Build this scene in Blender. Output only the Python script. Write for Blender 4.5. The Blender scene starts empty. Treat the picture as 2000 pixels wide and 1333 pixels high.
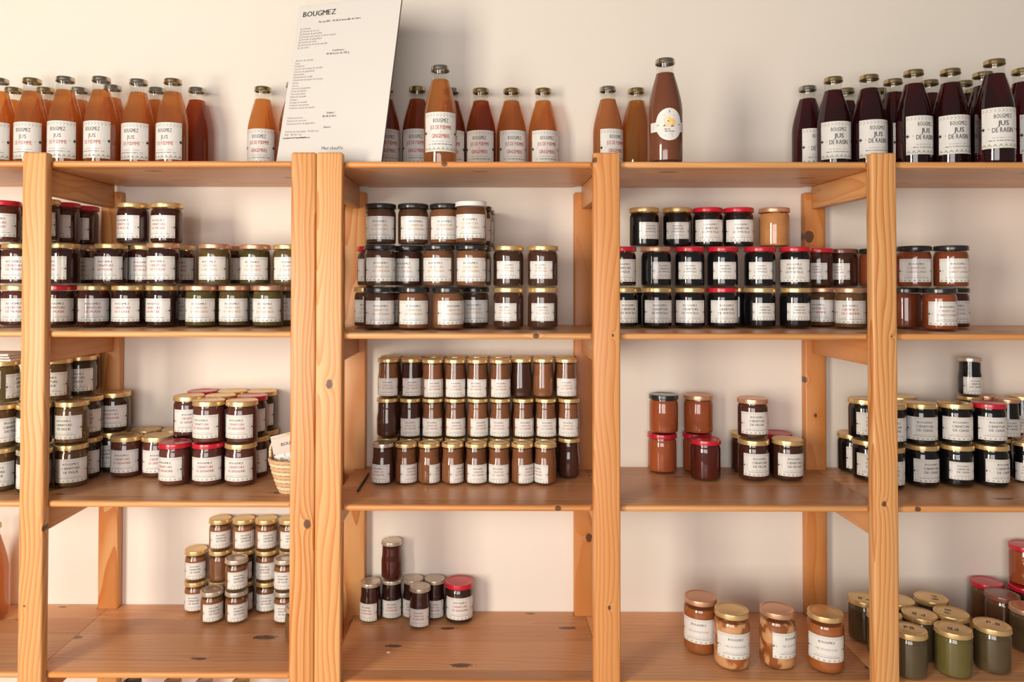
import bpy, math, random
from math import sin, cos, pi, radians, sqrt, atan2
from mathutils import Matrix, Vector

# ---------------------------------------------------------------- camera, world, light, exposure
scn = bpy.context.scene
EYE = 1.42
CAM = Vector((0.0, -1.74, EYE))
PITCH, ROLL, YAW = 0.0150, 0.00147, -0.00332
F, PX, PY = 1450.0, 936.86, 531.61
fw = Vector((sin(YAW) * cos(PITCH), cos(YAW) * cos(PITCH), sin(PITCH)))
rt0 = Vector((cos(YAW), -sin(YAW), 0.0)); up0 = rt0.cross(fw)
rt = cos(ROLL) * rt0 + sin(ROLL) * up0; up = -sin(ROLL) * rt0 + cos(ROLL) * up0
cd = bpy.data.cameras.new('camera'); cam = bpy.data.objects.new('camera', cd)
scn.collection.objects.link(cam)
M = Matrix((rt, up, -fw)).transposed().to_4x4(); M.translation = CAM
cam.matrix_world = M
cd.sensor_width = 36.0; cd.lens = F / 2000 * 36.0
cd.shift_x = (1000 - PX) / 2000; cd.shift_y = (PY - 666.5) / 2000
cd.clip_start = 0.05
scn.camera = cam

w = bpy.data.worlds.new('world'); scn.world = w; w.use_nodes = True
bg = w.node_tree.nodes['Background']; bg.inputs[0].default_value = (1.0, 0.93, 0.86, 1); bg.inputs[1].default_value = 0.16

def area(name, loc, target, sx, sy, power, col):
    l = bpy.data.lights.new(name, 'AREA'); l.shape = 'RECTANGLE'; l.size = sx; l.size_y = sy
    l.energy = power; l.color = col
    o = bpy.data.objects.new(name, l); scn.collection.objects.link(o)
    o.location = loc
    o.rotation_euler = (Vector(target) - Vector(loc)).to_track_quat('-Z', 'Y').to_euler()
    return o
# daylight: a tall window close to the camera's left; plus a broad fill lamp, added to brighten the lower bays
WIN = Vector((-2.45, -3.0, 1.48)); WIN_DIR = Vector((0.75, 1.0, 0.0)).normalized()
area('window_daylight', WIN, WIN + WIN_DIR, 0.82, 1.80, 112.0, (1.0, 0.90, 0.76))
area('front_fill', (-0.45, -3.4, 1.42), (0.25, 0.0, 1.42), 2.0, 1.50, 58.0, (1.0, 0.94, 0.92))

scn.view_settings.view_transform = 'Standard'; scn.view_settings.look = 'None'
scn.view_settings.gamma = 1.0; scn.view_settings.use_curve_mapping = False
scn.view_settings.exposure = 0.17
scn.cycles.transparent_max_bounces = 24
scn.cycles.max_bounces = 8

rnd = random.Random(7)

# ---------------------------------------------------------------- picture <-> place
def proj(p):
    d = Vector(p) - CAM
    z = d.dot(fw)
    return PX + F * d.dot(rt) / z, PY - F * d.dot(up) / z
def x_at(px, y, z):
    """world X of the point at depth y and height z that stands at picture column px"""
    X = (px - PX) * (y + 1.74) / F
    for _ in range(4):
        X += (px - proj((X, y, z))[0]) * (y + 1.74) / F
    return X

# ---------------------------------------------------------------- material helpers
def new_mat(name):
    m = bpy.data.materials.new(name); m.use_nodes = True
    nt = m.node_tree
    for n in list(nt.nodes): nt.nodes.remove(n)
    out = nt.nodes.new('ShaderNodeOutputMaterial')
    return m, nt, out
def srgb(r, g, b):
    f = lambda c: (c / 255 / 12.92) if c <= 10 else ((c / 255 + 0.055) / 1.055) ** 2.4
    return (f(r), f(g), f(b), 1)
class NT:
    def __init__(s, nt): s.nt = nt
    def n(s, t, **k):
        n = s.nt.nodes.new(t)
        for a, v in k.items(): setattr(n, a, v)
        return n
    def set(s, n, i, v):
        if hasattr(v, 'default_value') or isinstance(v, bpy.types.NodeSocket): s.nt.links.new(v, n.inputs[i])
        else: n.inputs[i].default_value = v
    def m(s, op, a, b=None, c=None, clamp=False):
        n = s.n('ShaderNodeMath', operation=op); n.use_clamp = clamp
        s.set(n, 0, a)
        if b is not None: s.set(n, 1, b)
        if c is not None: s.set(n, 2, c)
        return n.outputs[0]
    def mix(s, fac, a, b, bt='MIX'):
        n = s.n('ShaderNodeMix', data_type='RGBA', blend_type=bt)
        s.set(n, 0, fac); s.set(n, 6, a); s.set(n, 7, b)
        return n.outputs[2]
    def ramp(s, fac, stops):
        n = s.n('ShaderNodeValToRGB')
        while len(n.color_ramp.elements) < len(stops): n.color_ramp.elements.new(0.5)
        for e, (p, c) in zip(n.color_ramp.elements, stops): e.position = p; e.color = c
        s.set(n, 0, fac)
        return n.outputs[0]

def plain(name, col, rough=0.5, metal=0.0, coat=0.0, spec=0.5):
    m, nt, out = new_mat(name)
    b = nt.nodes.new('ShaderNodeBsdfPrincipled')
    b.inputs['Base Color'].default_value = col; b.inputs['Roughness'].default_value = rough
    b.inputs['Metallic'].default_value = metal; b.inputs['Coat Weight'].default_value = coat
    b.inputs['Specular IOR Level'].default_value = spec; b.inputs['Coat Roughness'].default_value = 0.07
    nt.links.new(b.outputs[0], out.inputs[0])
    return m

def metal(name, col, rough=0.3, met=0.62):
    m, nt, out = new_mat(name); t = NT(nt)
    tc = t.n('ShaderNodeTexCoord')
    no = t.n('ShaderNodeTexNoise'); no.inputs['Scale'].default_value = 25
    t.set(no, 'Vector', tc.outputs['Object'])
    b = t.n('ShaderNodeBsdfPrincipled')
    t.set(b, 'Base Color', col); t.set(b, 'Metallic', met)
    t.set(b, 'Roughness', t.m('MULTIPLY_ADD', no.outputs[0], 0.06, rough - 0.03))
    nt.links.new(b.outputs[0], out.inputs[0])
    return m

def wood(name, axis, light, mid, dark, knots=(), vor=0.0, pith=0.05, ring=0.0105, contrast=1.6, rough=0.42, tone=0.10):
    """pine: growth rings about an axis along the grain, warped round the knots"""
    m, nt, out = new_mat(name); t = NT(nt)
    tc = t.n('ShaderNodeTexCoord'); oi = t.n('ShaderNodeObjectInfo')
    sp = t.n('ShaderNodeSeparateXYZ'); t.set(sp, 0, tc.outputs['Object'])
    x, y, z = sp.outputs
    a, b, g = (x, y, z) if axis == 'Z' else ((y, z, x) if axis == 'X' else (x, z, y))
    r = oi.outputs['Random']
    cv = t.n('ShaderNodeCombineXYZ')
    t.set(cv, 0, t.m('MULTIPLY_ADD', r, 31.0, a)); t.set(cv, 1, b); t.set(cv, 2, t.m('MULTIPLY', g, 0.22))
    no = t.n('ShaderNodeTexNoise'); no.inputs['Scale'].default_value = 7.0; no.inputs['Detail'].default_value = 2.0
    t.set(no, 'Vector', cv.outputs[0])
    ns = t.n('ShaderNodeSeparateColor'); t.set(ns, 0, no.outputs['Color'])
    fine = t.n('ShaderNodeTexNoise'); fine.inputs['Scale'].default_value = 120.0; t.set(fine, 'Vector', tc.outputs['Object'])
    wa = t.m('MULTIPLY_ADD', t.m('SUBTRACT', ns.outputs[0], 0.5), 0.085, a)
    wb = t.m('MULTIPLY_ADD', t.m('SUBTRACT', ns.outputs[1], 0.5), 0.085, b)
    rr = t.m('MULTIPLY_ADD', r, 0.08, pith)
    if axis == 'Z':      # put the pith beside every post rather than at the room's origin
        wa = t.m('SUBTRACT', t.m('PINGPONG', t.m('ADD', wa, 10.0), 0.11), rr)
        wb = t.m('ADD', wb, 0.035)
    else:
        wa = t.m('SUBTRACT', t.m('PINGPONG', t.m('ADD', wa, 10.0), 0.13), rr)
        wb = t.m('SUBTRACT', t.m('PINGPONG', wb, 0.2), 0.06)
    rad = t.m('SQRT', t.m('ADD', t.m('MULTIPLY', wa, wa), t.m('MULTIPLY', wb, wb)))
    mask = None
    def knot(d):
        nonlocal rad, mask
        rad = t.m('ADD', rad, t.m('DIVIDE', 0.014, t.m('MULTIPLY_ADD', t.m('MULTIPLY', d, d), 0.55, 1.0)))
        mr = t.n('ShaderNodeMapRange'); mr.interpolation_type = 'SMOOTHSTEP'
        t.set(mr, 0, d); mr.inputs[1].default_value = 1.12; mr.inputs[2].default_value = 0.82
        mask = mr.outputs[0] if mask is None else t.m('MAXIMUM', mask, mr.outputs[0])
    for kn in knots:
        ka, kg, kr = kn[:3]
        da = t.m('DIVIDE', t.m('ADD', t.m('SUBTRACT', a, ka), t.m('MULTIPLY', t.m('SUBTRACT', fine.outputs[0], 0.5), kr * 0.9)), kr)
        dg = t.m('DIVIDE', t.m('SUBTRACT', g, kg), kr * 1.35)
        if len(kn) > 3: da = t.m('DIVIDE', t.m('SUBTRACT', b, kn[3]), kr)
        knot(t.m('SQRT', t.m('ADD', t.m('MULTIPLY', da, da), t.m('MULTIPLY', dg, dg))))
    if vor > 0:
        vv = t.n('ShaderNodeCombineXYZ')
        t.set(vv, 0, t.m('MULTIPLY', t.m('ADD', a, t.m('MULTIPLY', t.m('SUBTRACT', ns.outputs[2], 0.5), 0.02)), 10.0)); t.set(vv, 1, t.m('MULTIPLY_ADD', r, 40.0, t.m('MULTIPLY', t.m('ADD', g, t.m('MULTIPLY', t.m('SUBTRACT', fine.outputs[0], 0.5), 0.05)), 3.6)))
        vo = t.n('ShaderNodeTexVoronoi', voronoi_dimensions='2D'); vo.inputs['Scale'].default_value = 1.0
        t.set(vo, 'Vector', vv.outputs[0])
        sc = t.n('ShaderNodeSeparateColor'); t.set(sc, 0, vo.outputs['Color'])
        size = t.m('MAXIMUM', t.m('MULTIPLY', t.m('SUBTRACT', sc.outputs[0], 0.62), vor), 0.0006)
        knot(t.m('DIVIDE', vo.outputs['Distance'], size))
    ph = t.m('FRACT', t.m('DIVIDE', rad, ring))
    late = t.m('POWER', ph, 2.0)
    fi = t.n('ShaderNodeTexNoise'); fi.inputs['Scale'].default_value = 1.0; fi.inputs['Detail'].default_value = 3.0
    fv = t.n('ShaderNodeCombineXYZ'); t.set(fv, 0, t.m('MULTIPLY', a, 420.0)); t.set(fv, 1, t.m('MULTIPLY', b, 420.0)); t.set(fv, 2, t.m('MULTIPLY', g, 9.0))
    t.set(fi, 'Vector', fv.outputs[0])
    lo = t.n('ShaderNodeTexNoise'); lo.inputs['Scale'].default_value = 2.2; t.set(lo, 'Vector', cv.outputs[0])
    gf = t.m('MULTIPLY', late, t.m('MULTIPLY_ADD', lo.outputs[0], 1.3, -0.05, clamp=True))
    c = t.mix(t.m('MULTIPLY', gf, contrast, clamp=True), light, mid)
    c = t.mix(t.m('MULTIPLY_ADD', fi.outputs[0], 0.5, -0.12, clamp=True), c, mid)
    tint = t.m('MULTIPLY_ADD', t.m('FRACT', t.m('MULTIPLY', r, 7.31)), 0.95, 0.0)
    c = t.mix(tint, c, t.mix(0.75, c, mid))
    hv = t.n('ShaderNodeHueSaturation'); t.set(hv, 'Color', c); t.set(hv, 'Value', t.m('MULTIPLY_ADD', t.m('FRACT', t.m('MULTIPLY', r, 3.77)), tone, 1.06 - tone)); c = hv.outputs[0]
    if mask is not None:
        c = t.mix(t.m('MULTIPLY', mask, 0.9), c, dark)
    bs = t.n('ShaderNodeBsdfPrincipled')
    t.set(bs, 'Base Color', c); t.set(bs, 'Roughness', rough)
    bu = t.n('ShaderNodeBump'); bu.inputs['Strength'].default_value = 0.12; bu.inputs['Distance'].default_value = 0.002
    t.set(bu, 'Height', t.m('ADD', late, fi.outputs[0])); t.set(bs, 'Normal', bu.outputs[0])
    nt.links.new(bs.outputs[0], out.inputs[0])
    return m

PINE_L, PINE_M, PINE_D = (0.76, 0.43, 0.175, 1), (0.56, 0.19, 0.04, 1), (0.085, 0.03, 0.016, 1)
SH_L, SH_M = (0.87, 0.50, 0.255, 1), (0.60, 0.265, 0.105, 1)
nose_wood = wood('shelf edge pine', 'X', PINE_L, PINE_M, PINE_D, vor=0.2, ring=0.012, contrast=0.7, rough=0.38)
def edge_wood(knots): return wood('knotty shelf edge pine', 'X', PINE_L, PINE_M, PINE_D, knots=knots, ring=0.012, contrast=0.7, rough=0.38)
shelf_wood = wood('shelf pine', 'X', SH_L, SH_M, PINE_D, vor=0.34, ring=0.012, contrast=1.3, rough=0.36, tone=0.26)
rail_wood = wood('rail pine', 'Y', PINE_L, PINE_M, PINE_D, vor=0.25, contrast=0.9)

def wall_mat():
    m, nt, out = new_mat('cream plaster'); t = NT(nt)
    tc = t.n('ShaderNodeTexCoord')
    n1 = t.n('ShaderNodeTexNoise'); n1.inputs['Scale'].default_value = 1.6; n1.inputs['Detail'].default_value = 3; t.set(n1, 'Vector', tc.outputs['Object'])
    n2 = t.n('ShaderNodeTexNoise'); n2.inputs['Scale'].default_value = 90; n2.inputs['Detail'].default_value = 4; t.set(n2, 'Vector', tc.outputs['Object'])
    c = t.mix(n1.outputs[0], (0.84, 0.775, 0.685, 1), (0.80, 0.735, 0.655, 1))
    b = t.n('ShaderNodeBsdfPrincipled'); t.set(b, 'Base Color', c); t.set(b, 'Roughness', 0.8)
    bu = t.n('ShaderNodeBump'); bu.inputs['Strength'].default_value = 0.06; bu.inputs['Distance'].default_value = 0.002
    t.set(bu, 'Height', n2.outputs[0]); t.set(b, 'Normal', bu.outputs[0])
    nt.links.new(b.outputs[0], out.inputs[0])
    return m
def floor_mat():
    m, nt, out = new_mat('terracotta floor'); t = NT(nt)
    tc = t.n('ShaderNodeTexCoord')
    n1 = t.n('ShaderNodeTexNoise'); n1.inputs['Scale'].default_value = 5; n1.inputs['Detail'].default_value = 4; t.set(n1, 'Vector', tc.outputs['Object'])
    c = t.mix(n1.outputs[0], (0.62, 0.51, 0.42, 1), (0.70, 0.59, 0.50, 1))
    b = t.n('ShaderNodeBsdfPrincipled'); t.set(b, 'Base Color', c); t.set(b, 'Roughness', 0.5)
    nt.links.new(b.outputs[0], out.inputs[0])
    return m
def glass_mat():
    m, nt, out = new_mat('clear glass'); t = NT(nt)
    lw = t.n('ShaderNodeLayerWeight'); lw.inputs[0].default_value = 0.5
    fac = t.m('MULTIPLY_ADD', t.m('POWER', lw.outputs['Facing'], 4.0), 0.6, 0.055, clamp=True)
    tr = t.n('ShaderNodeBsdfTransparent'); tr.inputs[0].default_value = (0.95, 0.955, 0.94, 1)
    gl = t.n('ShaderNodeBsdfGlossy'); gl.inputs['Roughness'].default_value = 0.03; gl.inputs[0].default_value = (1, 1, 1, 1)
    mx = t.n('ShaderNodeMixShader'); t.set(mx, 0, fac)
    nt.links.new(tr.outputs[0], mx.inputs[1]); nt.links.new(gl.outputs[0], mx.inputs[2]); nt.links.new(mx.outputs[0], out.inputs[0])
    return m
def jam_mat(name, col, var=0.25, patch=None):
    m, nt, out = new_mat(name); t = NT(nt)
    tc = t.n('ShaderNodeTexCoord'); oi = t.n('ShaderNodeObjectInfo')
    no = t.n('ShaderNodeTexNoise', noise_dimensions='4D'); no.inputs['Scale'].default_value = 38; no.inputs['Detail'].default_value = 4
    t.set(no, 'Vector', tc.outputs['Object']); t.set(no, 'W', t.m('MULTIPLY', oi.outputs['Random'], 20.0))
    col = tuple(c * 0.72 for c in col[:3]); d = tuple(c * (1 - var) for c in col[:3]) + (1,); l = tuple(c * (1 + var) for c in col[:3]) + (1,)
    c = t.mix(no.outputs[0], d, l)
    hv = t.n('ShaderNodeHueSaturation'); t.set(hv, 'Color', c); t.set(hv, 'Value', t.m('MULTIPLY_ADD', oi.outputs['Random'], 0.5, 0.75))
    c = hv.outputs[0]
    if patch:
        n2 = t.n('ShaderNodeTexNoise'); n2.inputs['Scale'].default_value = 26; n2.inputs['Detail'].default_value = 5; t.set(n2, 'Vector', tc.outputs['Object'])
        mr = t.n('ShaderNodeMapRange'); t.set(mr, 0, n2.outputs[0]); mr.inputs[1].default_value = 0.49; mr.inputs[2].default_value = 0.56
        c = t.mix(mr.outputs[0], c, patch)
    b = t.n('ShaderNodeBsdfPrincipled'); t.set(b, 'Base Color', c); t.set(b, 'Roughness', 0.35)
    b.inputs['Specular IOR Level'].default_value = 0.12
    nt.links.new(b.outputs[0], out.inputs[0])
    return m
def juice_mat(name, diff, trans, cloud):
    """cloudy juice: part of the light goes straight through tinted, part is scattered"""
    m, nt, out = new_mat(name); t = NT(nt)
    tr = t.n('ShaderNodeBsdfTransparent'); tr.inputs[0].default_value = trans
    tl = t.n('ShaderNodeBsdfTranslucent'); tl.inputs[0].default_value = diff
    df = t.n('ShaderNodeBsdfDiffuse'); df.inputs[0].default_value = diff
    a = t.n('ShaderNodeMixShader'); a.inputs[0].default_value = 0.5
    nt.links.new(df.outputs[0], a.inputs[1]); nt.links.new(tl.outputs[0], a.inputs[2])
    b = t.n('ShaderNodeMixShader'); b.inputs[0].default_value = cloud
    nt.links.new(tr.outputs[0], b.inputs[1]); nt.links.new(a.outputs[0], b.inputs[2]); nt.links.new(b.outputs[0], out.inputs[0])
    return m

GLASS = glass_mat()
PAPER = plain('label paper', (0.76, 0.74, 0.70, 1), 0.5, coat=1.0)
INK = plain('black ink', (0.03, 0.028, 0.026, 1), 0.6)
INKS = {'k': INK, 'r': plain('red ink', (0.42, 0.06, 0.05, 1), 0.6), 'g': plain('gold ink', (0.50, 0.32, 0.14, 1), 0.6),
        'p': plain('rust ink', (0.45, 0.20, 0.14, 1), 0.6), 's': plain('grey ink', (0.30, 0.27, 0.25, 1), 0.6)}
INKLIST = plain('list ink', (0.16, 0.12, 0.10, 1), 0.6)
INKGREY = plain('pale grey ink', (0.33, 0.32, 0.29, 1), 0.6)
INKGREEN = plain('sage ink', (0.36, 0.38, 0.27, 1), 0.6)
LID = {'gold': metal('gold lid', (0.78, 0.55, 0.25, 1), 0.28), 'silver': metal('silver lid', (0.66, 0.58, 0.47, 1), 0.28),
       'copper': metal('copper lid', (0.70, 0.40, 0.25, 1), 0.32),
       'red': plain('red enamel', (0.55, 0.012, 0.03, 1), 0.28, coat=0.4), 'black': plain('black enamel', (0.018, 0.02, 0.02, 1), 0.25, coat=0.5),
       'white': plain('white enamel', (0.80, 0.77, 0.74, 1), 0.3, coat=0.4), 'brown': plain('brown enamel', (0.22, 0.075, 0.05, 1), 0.3, coat=0.4)}

# ---------------------------------------------------------------- mesh helpers
def link(o, parent=None):
    scn.collection.objects.link(o)
    if parent is not None: o.parent = parent
    return o
def mesh(name, verts, faces, mats, fm=None, smooth=False):
    me = bpy.data.meshes.new(name)
    me.from_pydata([tuple(v) for v in verts], [], faces)
    for m in (mats if isinstance(mats, (list, tuple)) else [mats]): me.materials.append(m)
    if fm: me.polygons.foreach_set('material_index', fm)
    if smooth: me.polygons.foreach_set('use_smooth', [True] * len(faces))
    me.update()
    return me
def obj(name, me, parent=None, loc=(0, 0, 0), rz=0.0):
    o = bpy.data.objects.new(name, me); o.location = loc; o.rotation_euler = (0, 0, rz)
    return link(o, parent)
def thing(name, label, cat, loc=(0, 0, 0), rz=0.0, group=None):
    o = bpy.data.objects.new(name, None); o.empty_display_size = 0.02
    o.location = loc; o.rotation_euler = (0, 0, rz); link(o)
    o['label'] = label; o['category'] = cat
    if group: o['group'] = group
    return o
def structure(name, me):
    o = obj(name, me); o['kind'] = 'structure'
    return o
def box_vf(x0, x1, y0, y1, z0, z1):
    v = [(x0, y0, z0), (x1, y0, z0), (x1, y1, z0), (x0, y1, z0), (x0, y0, z1), (x1, y0, z1), (x1, y1, z1), (x0, y1, z1)]
    return v, [(0, 3, 2, 1), (4, 5, 6, 7), (0, 1, 5, 4), (1, 2, 6, 5), (2, 3, 7, 6), (3, 0, 4, 7)]
def box_mesh(name, x0, x1, y0, y1, z0, z1, mat, bevel=0.0, seg=2):
    v, f = box_vf(x0, x1, y0, y1, z0, z1)
    me = mesh(name, v, f, mat)
    if bevel > 0:
        import bmesh
        bm = bmesh.new(); bm.from_mesh(me)
        bmesh.ops.bevel(bm, geom=bm.edges[:], offset=bevel, segments=seg, profile=0.5, affect='EDGES')
        bm.to_mesh(me); bm.free()
        me.polygons.foreach_set('use_smooth', [True] * len(me.polygons))
        me.set_sharp_from_angle(angle=radians(50))
    return me
def lathe(name, prof, seg, mats, pm=None, sharp=40):
    """prof: (r, z) from the bottom axis to the top axis"""
    v, f, fm = [], [], []
    rings = []
    for (r, z) in prof:
        if r < 1e-6:
            rings.append([len(v)]); v.append((0, 0, z))
        else:
            rings.append(list(range(len(v), len(v) + seg)))
            v += [(r * cos(2 * pi * k / seg), r * sin(2 * pi * k / seg), z) for k in range(seg)]
    for i in range(len(rings) - 1):
        A, B = rings[i], rings[i + 1]
        for k in range(seg):
            k2 = (k + 1) % seg
            if len(A) == 1 and len(B) == 1: continue
            if len(A) == 1: f.append((A[0], B[k2], B[k]))
            elif len(B) == 1: f.append((A[k], A[k2], B[0]))
            else: f.append((A[k], A[k2], B[k2], B[k]))
            fm.append(pm[i] if pm else 0)
    me = mesh(name, v, f, mats, fm, True)
    me.set_sharp_from_angle(angle=radians(sharp))
    return me
def tube(pts, r, seg=8, closed=False):
    v, f = [], []
    n = len(pts); P = [Vector(p) for p in pts]
    for i in range(n):
        t = (P[(i + 1) % n] - P[i - 1]) if closed else (P[min(i + 1, n - 1)] - P[max(i - 1, 0)])
        t.normalize()
        a = t.orthogonal() if i == 0 else (a - t * a.dot(t))
        a.normalize(); b = t.cross(a)
        rr = r[i] if isinstance(r, list) else r
        v += [P[i] + rr * (cos(2 * pi * k / seg) * a + sin(2 * pi * k / seg) * b) for k in range(seg)]
    m = n if closed else n - 1
    for i in range(m):
        for k in range(seg):
            j = (i + 1) % n; k2 = (k + 1) % seg
            f.append((i * seg + k, i * seg + k2, j * seg + k2, j * seg + k))
    if not closed:
        f.append(tuple(range(seg))[::-1]); f.append(tuple((n - 1) * seg + k for k in range(seg)))
    return v, f

# ---------------------------------------------------------------- lettering
GL = {}
def glyph(ch):
    if ch not in GL:
        cu = bpy.data.curves.new('letter', 'FONT'); cu.body = ch; cu.size = 1.0; cu.resolution_u = 2
        o = bpy.data.objects.new('letter', cu)
        me = bpy.data.meshes.new_from_object(o)
        v = [(q.co.x, q.co.y) for q in me.vertices]; f = [tuple(p.vertices) for p in me.polygons]
        bpy.data.objects.remove(o); bpy.data.curves.remove(cu); bpy.data.meshes.remove(me)
        xs = [a for a, b in v] or [0, 0.3]
        x0 = min(xs)
        GL[ch] = ([(a - x0, b) for a, b in v], f, max(xs) - x0)
    return GL[ch]
def text_vf(s, size, gap=0.10, bold=0.0):
    """letters laid side by side, baseline at 0, centred; a doubled O overlaps as on the labels"""
    v, f, x, prev = [], [], 0.0, ''
    for ch in s:
        if ch == ' ':
            x += 0.30; prev = ''; continue
        gv, gf, gw = glyph(ch)
        if ch == 'O' and prev == 'O': x -= gw * 0.62
        for q in ((0.0,) if bold == 0 else (-bold, bold)):
            o = len(v); v += [(x + a + q, b) for a, b in gv]; f += [tuple(i + o for i in p) for p in gf]
        x += gw + gap; prev = ch
    W = x - gap
    return [((a - W / 2) * size, b * size) for a, b in v], f, W * size

class Flat:
    """flat print on a sheet: (x, y) in metres, faces by ink"""
    def __init__(s): s.v, s.f, s.m = [], [], []
    def add(s, v, f, m):
        o = len(s.v); s.v += list(v); s.f += [tuple(i + o for i in p) for p in f]; s.m += [m] * len(f)
    def quad(s, pts, m): s.add(pts, [tuple(range(len(pts)))], m)
    def stroke(s, a, b, w, m):
        dx, dy = b[0] - a[0], b[1] - a[1]; l = sqrt(dx * dx + dy * dy) or 1; nx, ny = -dy / l * w / 2, dx / l * w / 2
        s.quad([(a[0] + nx, a[1] + ny), (a[0] - nx, a[1] - ny), (b[0] - nx, b[1] - ny), (b[0] + nx, b[1] + ny)], m)
    def dot(s, c, r, m, n=10): s.quad([(c[0] + r * cos(2 * pi * k / n), c[1] + r * sin(2 * pi * k / n)) for k in range(n)], m)
    def text(s, t, x, y, size, m, fit=None, align='c', bold=0.0, gap=0.10):
        v, f, W = text_vf(t, size, gap, bold)
        k = min(1.0, fit / W) if fit else 1.0
        dx = x if align == 'c' else x + W * k / 2
        s.add([(a * k + dx, b + y) for a, b in v], f, m)

LABELS = {}
def label_mesh(kind, code):
    """a printed paper label bent round the glass; returns a mesh that faces -Y"""
    key = (kind, code)
    if key in LABELS: return LABELS[key]
    r, wd, h, z0 = LABEL_SIZE[kind]
    lines, ink = PRODUCT[code]
    p = Flat()
    # top band of arrowheads
    n = int(wd / (h * 0.085)); st = wd / n; ah = h * 0.040
    yb = h * 0.925
    for k in range(n):
        x = -wd / 2 + st * (k + 0.2)
        p.stroke((x, yb - ah), (x + st * 0.6, yb), h * 0.011, 3); p.stroke((x + st * 0.6, yb), (x, yb + ah), h * 0.011, 3)
    big = kind == 'bottle'
    p.text('BOUGMEZ', 0, h * 0.735, h * (0.145 if big else 0.125), 1, fit=wd * 0.42, bold=0.012, gap=0.14)
    if code == 'miel':
        p.text(lines[0], 0, h * 0.46, h * 0.10, 2, fit=wd * 0.52)
    elif len(lines) == 2:
        bd = 0.016 if code == 'raisin' else (0.0 if code == 'pomme' else 0.008)
        sz = h * (0.145 if code == 'pomme' else (0.17 if big else 0.145))
        p.text(lines[0], 0, h * 0.555, sz, 1 if code == 'pomme' else 2, fit=wd * 0.46, bold=bd)
        p.text(lines[1], 0, h * 0.385, sz, 2, fit=wd * 0.50, bold=bd)
    else:
        p.text(lines[0], 0, h * 0.56, h * 0.15, 2, fit=wd * 0.60, bold=0.012)
        p.text('+', 0, h * 0.475, h * 0.07, 2)
        p.text(lines[2], 0, h * 0.34, h * 0.15, 2, fit=wd * 0.50, bold=0.012)
    # fine print, too small to read: broken lines
    rr = random.Random(code)
    for yy, ww, hh, mm in ((0.255, 0.50, 0.014, 3), (0.185, 0.66, 0.016, 1)):
        x = -wd * ww / 2
        while x < wd * ww / 2:
            l = h * rr.uniform(0.03, 0.11)
            p.stroke((x, h * yy), (min(x + l, wd * ww / 2), h * yy), h * hh, mm); x += l + h * 0.02
    # row of small peaks
    n = 8
    for k in range(n):
        x = -wd / 2 + wd * (k + 0.5) / n
        p.quad([(x - h * 0.055, h * 0.035), (x + h * 0.055, h * 0.035), (x, h * 0.115)], 4)
    # half an eye at either edge
    for s in (-1, 1):
        e = s * wd * 0.495
        p.stroke((e, h * 0.64), (e - s * h * 0.165, h * 0.475), h * 0.017, 3); p.stroke((e - s * h * 0.165, h * 0.475), (e, h * 0.31), h * 0.017, 3)
        p.stroke((e, h * 0.555), (e - s * h * 0.075, h * 0.475), h * 0.010, 3); p.stroke((e - s * h * 0.075, h * 0.475), (e, h * 0.395), h * 0.010, 3)
        p.dot((e - s * h * 0.030, h * 0.475), h * 0.034, 1)
    v, f, fm = [], [], []
    N = 24
    for k in range(N + 1):
        for y in (0, h): v.append((-wd / 2 + wd * k / N, y, 0.0))
    for k in range(N): f.append((2 * k, 2 * k + 2, 2 * k + 3, 2 * k + 1)); fm.append(0)
    o = len(v)
    v += [(a, b, 0.00022) for a, b in p.v]; f += [tuple(i + o for i in q) for q in p.f]; fm += p.m
    V = []
    for (a, b, d) in v:
        an = a / r; R = r + 0.00035 + d
        V.append((R * sin(an), -R * cos(an), z0 + b))
    me = mesh('label', V, f, [PAPER, INK, INKS[ink], INKGREY, INKGREEN], fm)
    LABELS[key] = me
    return me

LABEL_SIZE = {'A': (0.0397, 0.088, 0.059, 0.015), 'As': (0.0397, 0.064, 0.045, 0.022), 'B': (0.0295, 0.062, 0.047, 0.007),
              'C': (0.0302, 0.064, 0.045, 0.010), 'D': (0.0427, 0.095, 0.060, 0.032), 'bottle': (0.0420, 0.092, 0.098, 0.036)}
PRODUCT = {'fraise': (['COONFITURE', 'DE FRAISE'], 'r'), 'verte': (['COONFITURE', 'DE TOMATES VERTES'], 'g'),
           'figue': (['COONFITURE', 'DE FIGUE'], 'k'), 'grenadine': (['COONFITURE', 'DE GRENADINE'], 'r'),
           'citron': (['COONFITURE', 'DE CITROON'], 'g'), 'brune': (['COONFITURE', 'DE POOMME'], 'p'),
           'myrtille': (['COONFITURE', 'DE MYRTILLE'], 'k'), 'compote': (['COOMPOOTE', 'DE POOMME'], 'r'),
           'abricot': (['COONFITURE', 'D ABRICOT & AMANDE'], 'p'), 'peche': (['COONFITURE', 'DE PECHE'], 'k'),
           'cerise': (['COONFITURE', 'DE CERISE'], 'k'), 'miel': (['MIEL DE MONTAGNE'], 's'),
           'pomme': (['JUS', 'DE POOMME'], 'r'), 'gingembre': (['JUS DE POOMME', '+', 'GINGEMBRE'], 'r'), 'raisin': (['JUS', 'DE RAISIN'], 'k')}

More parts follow.
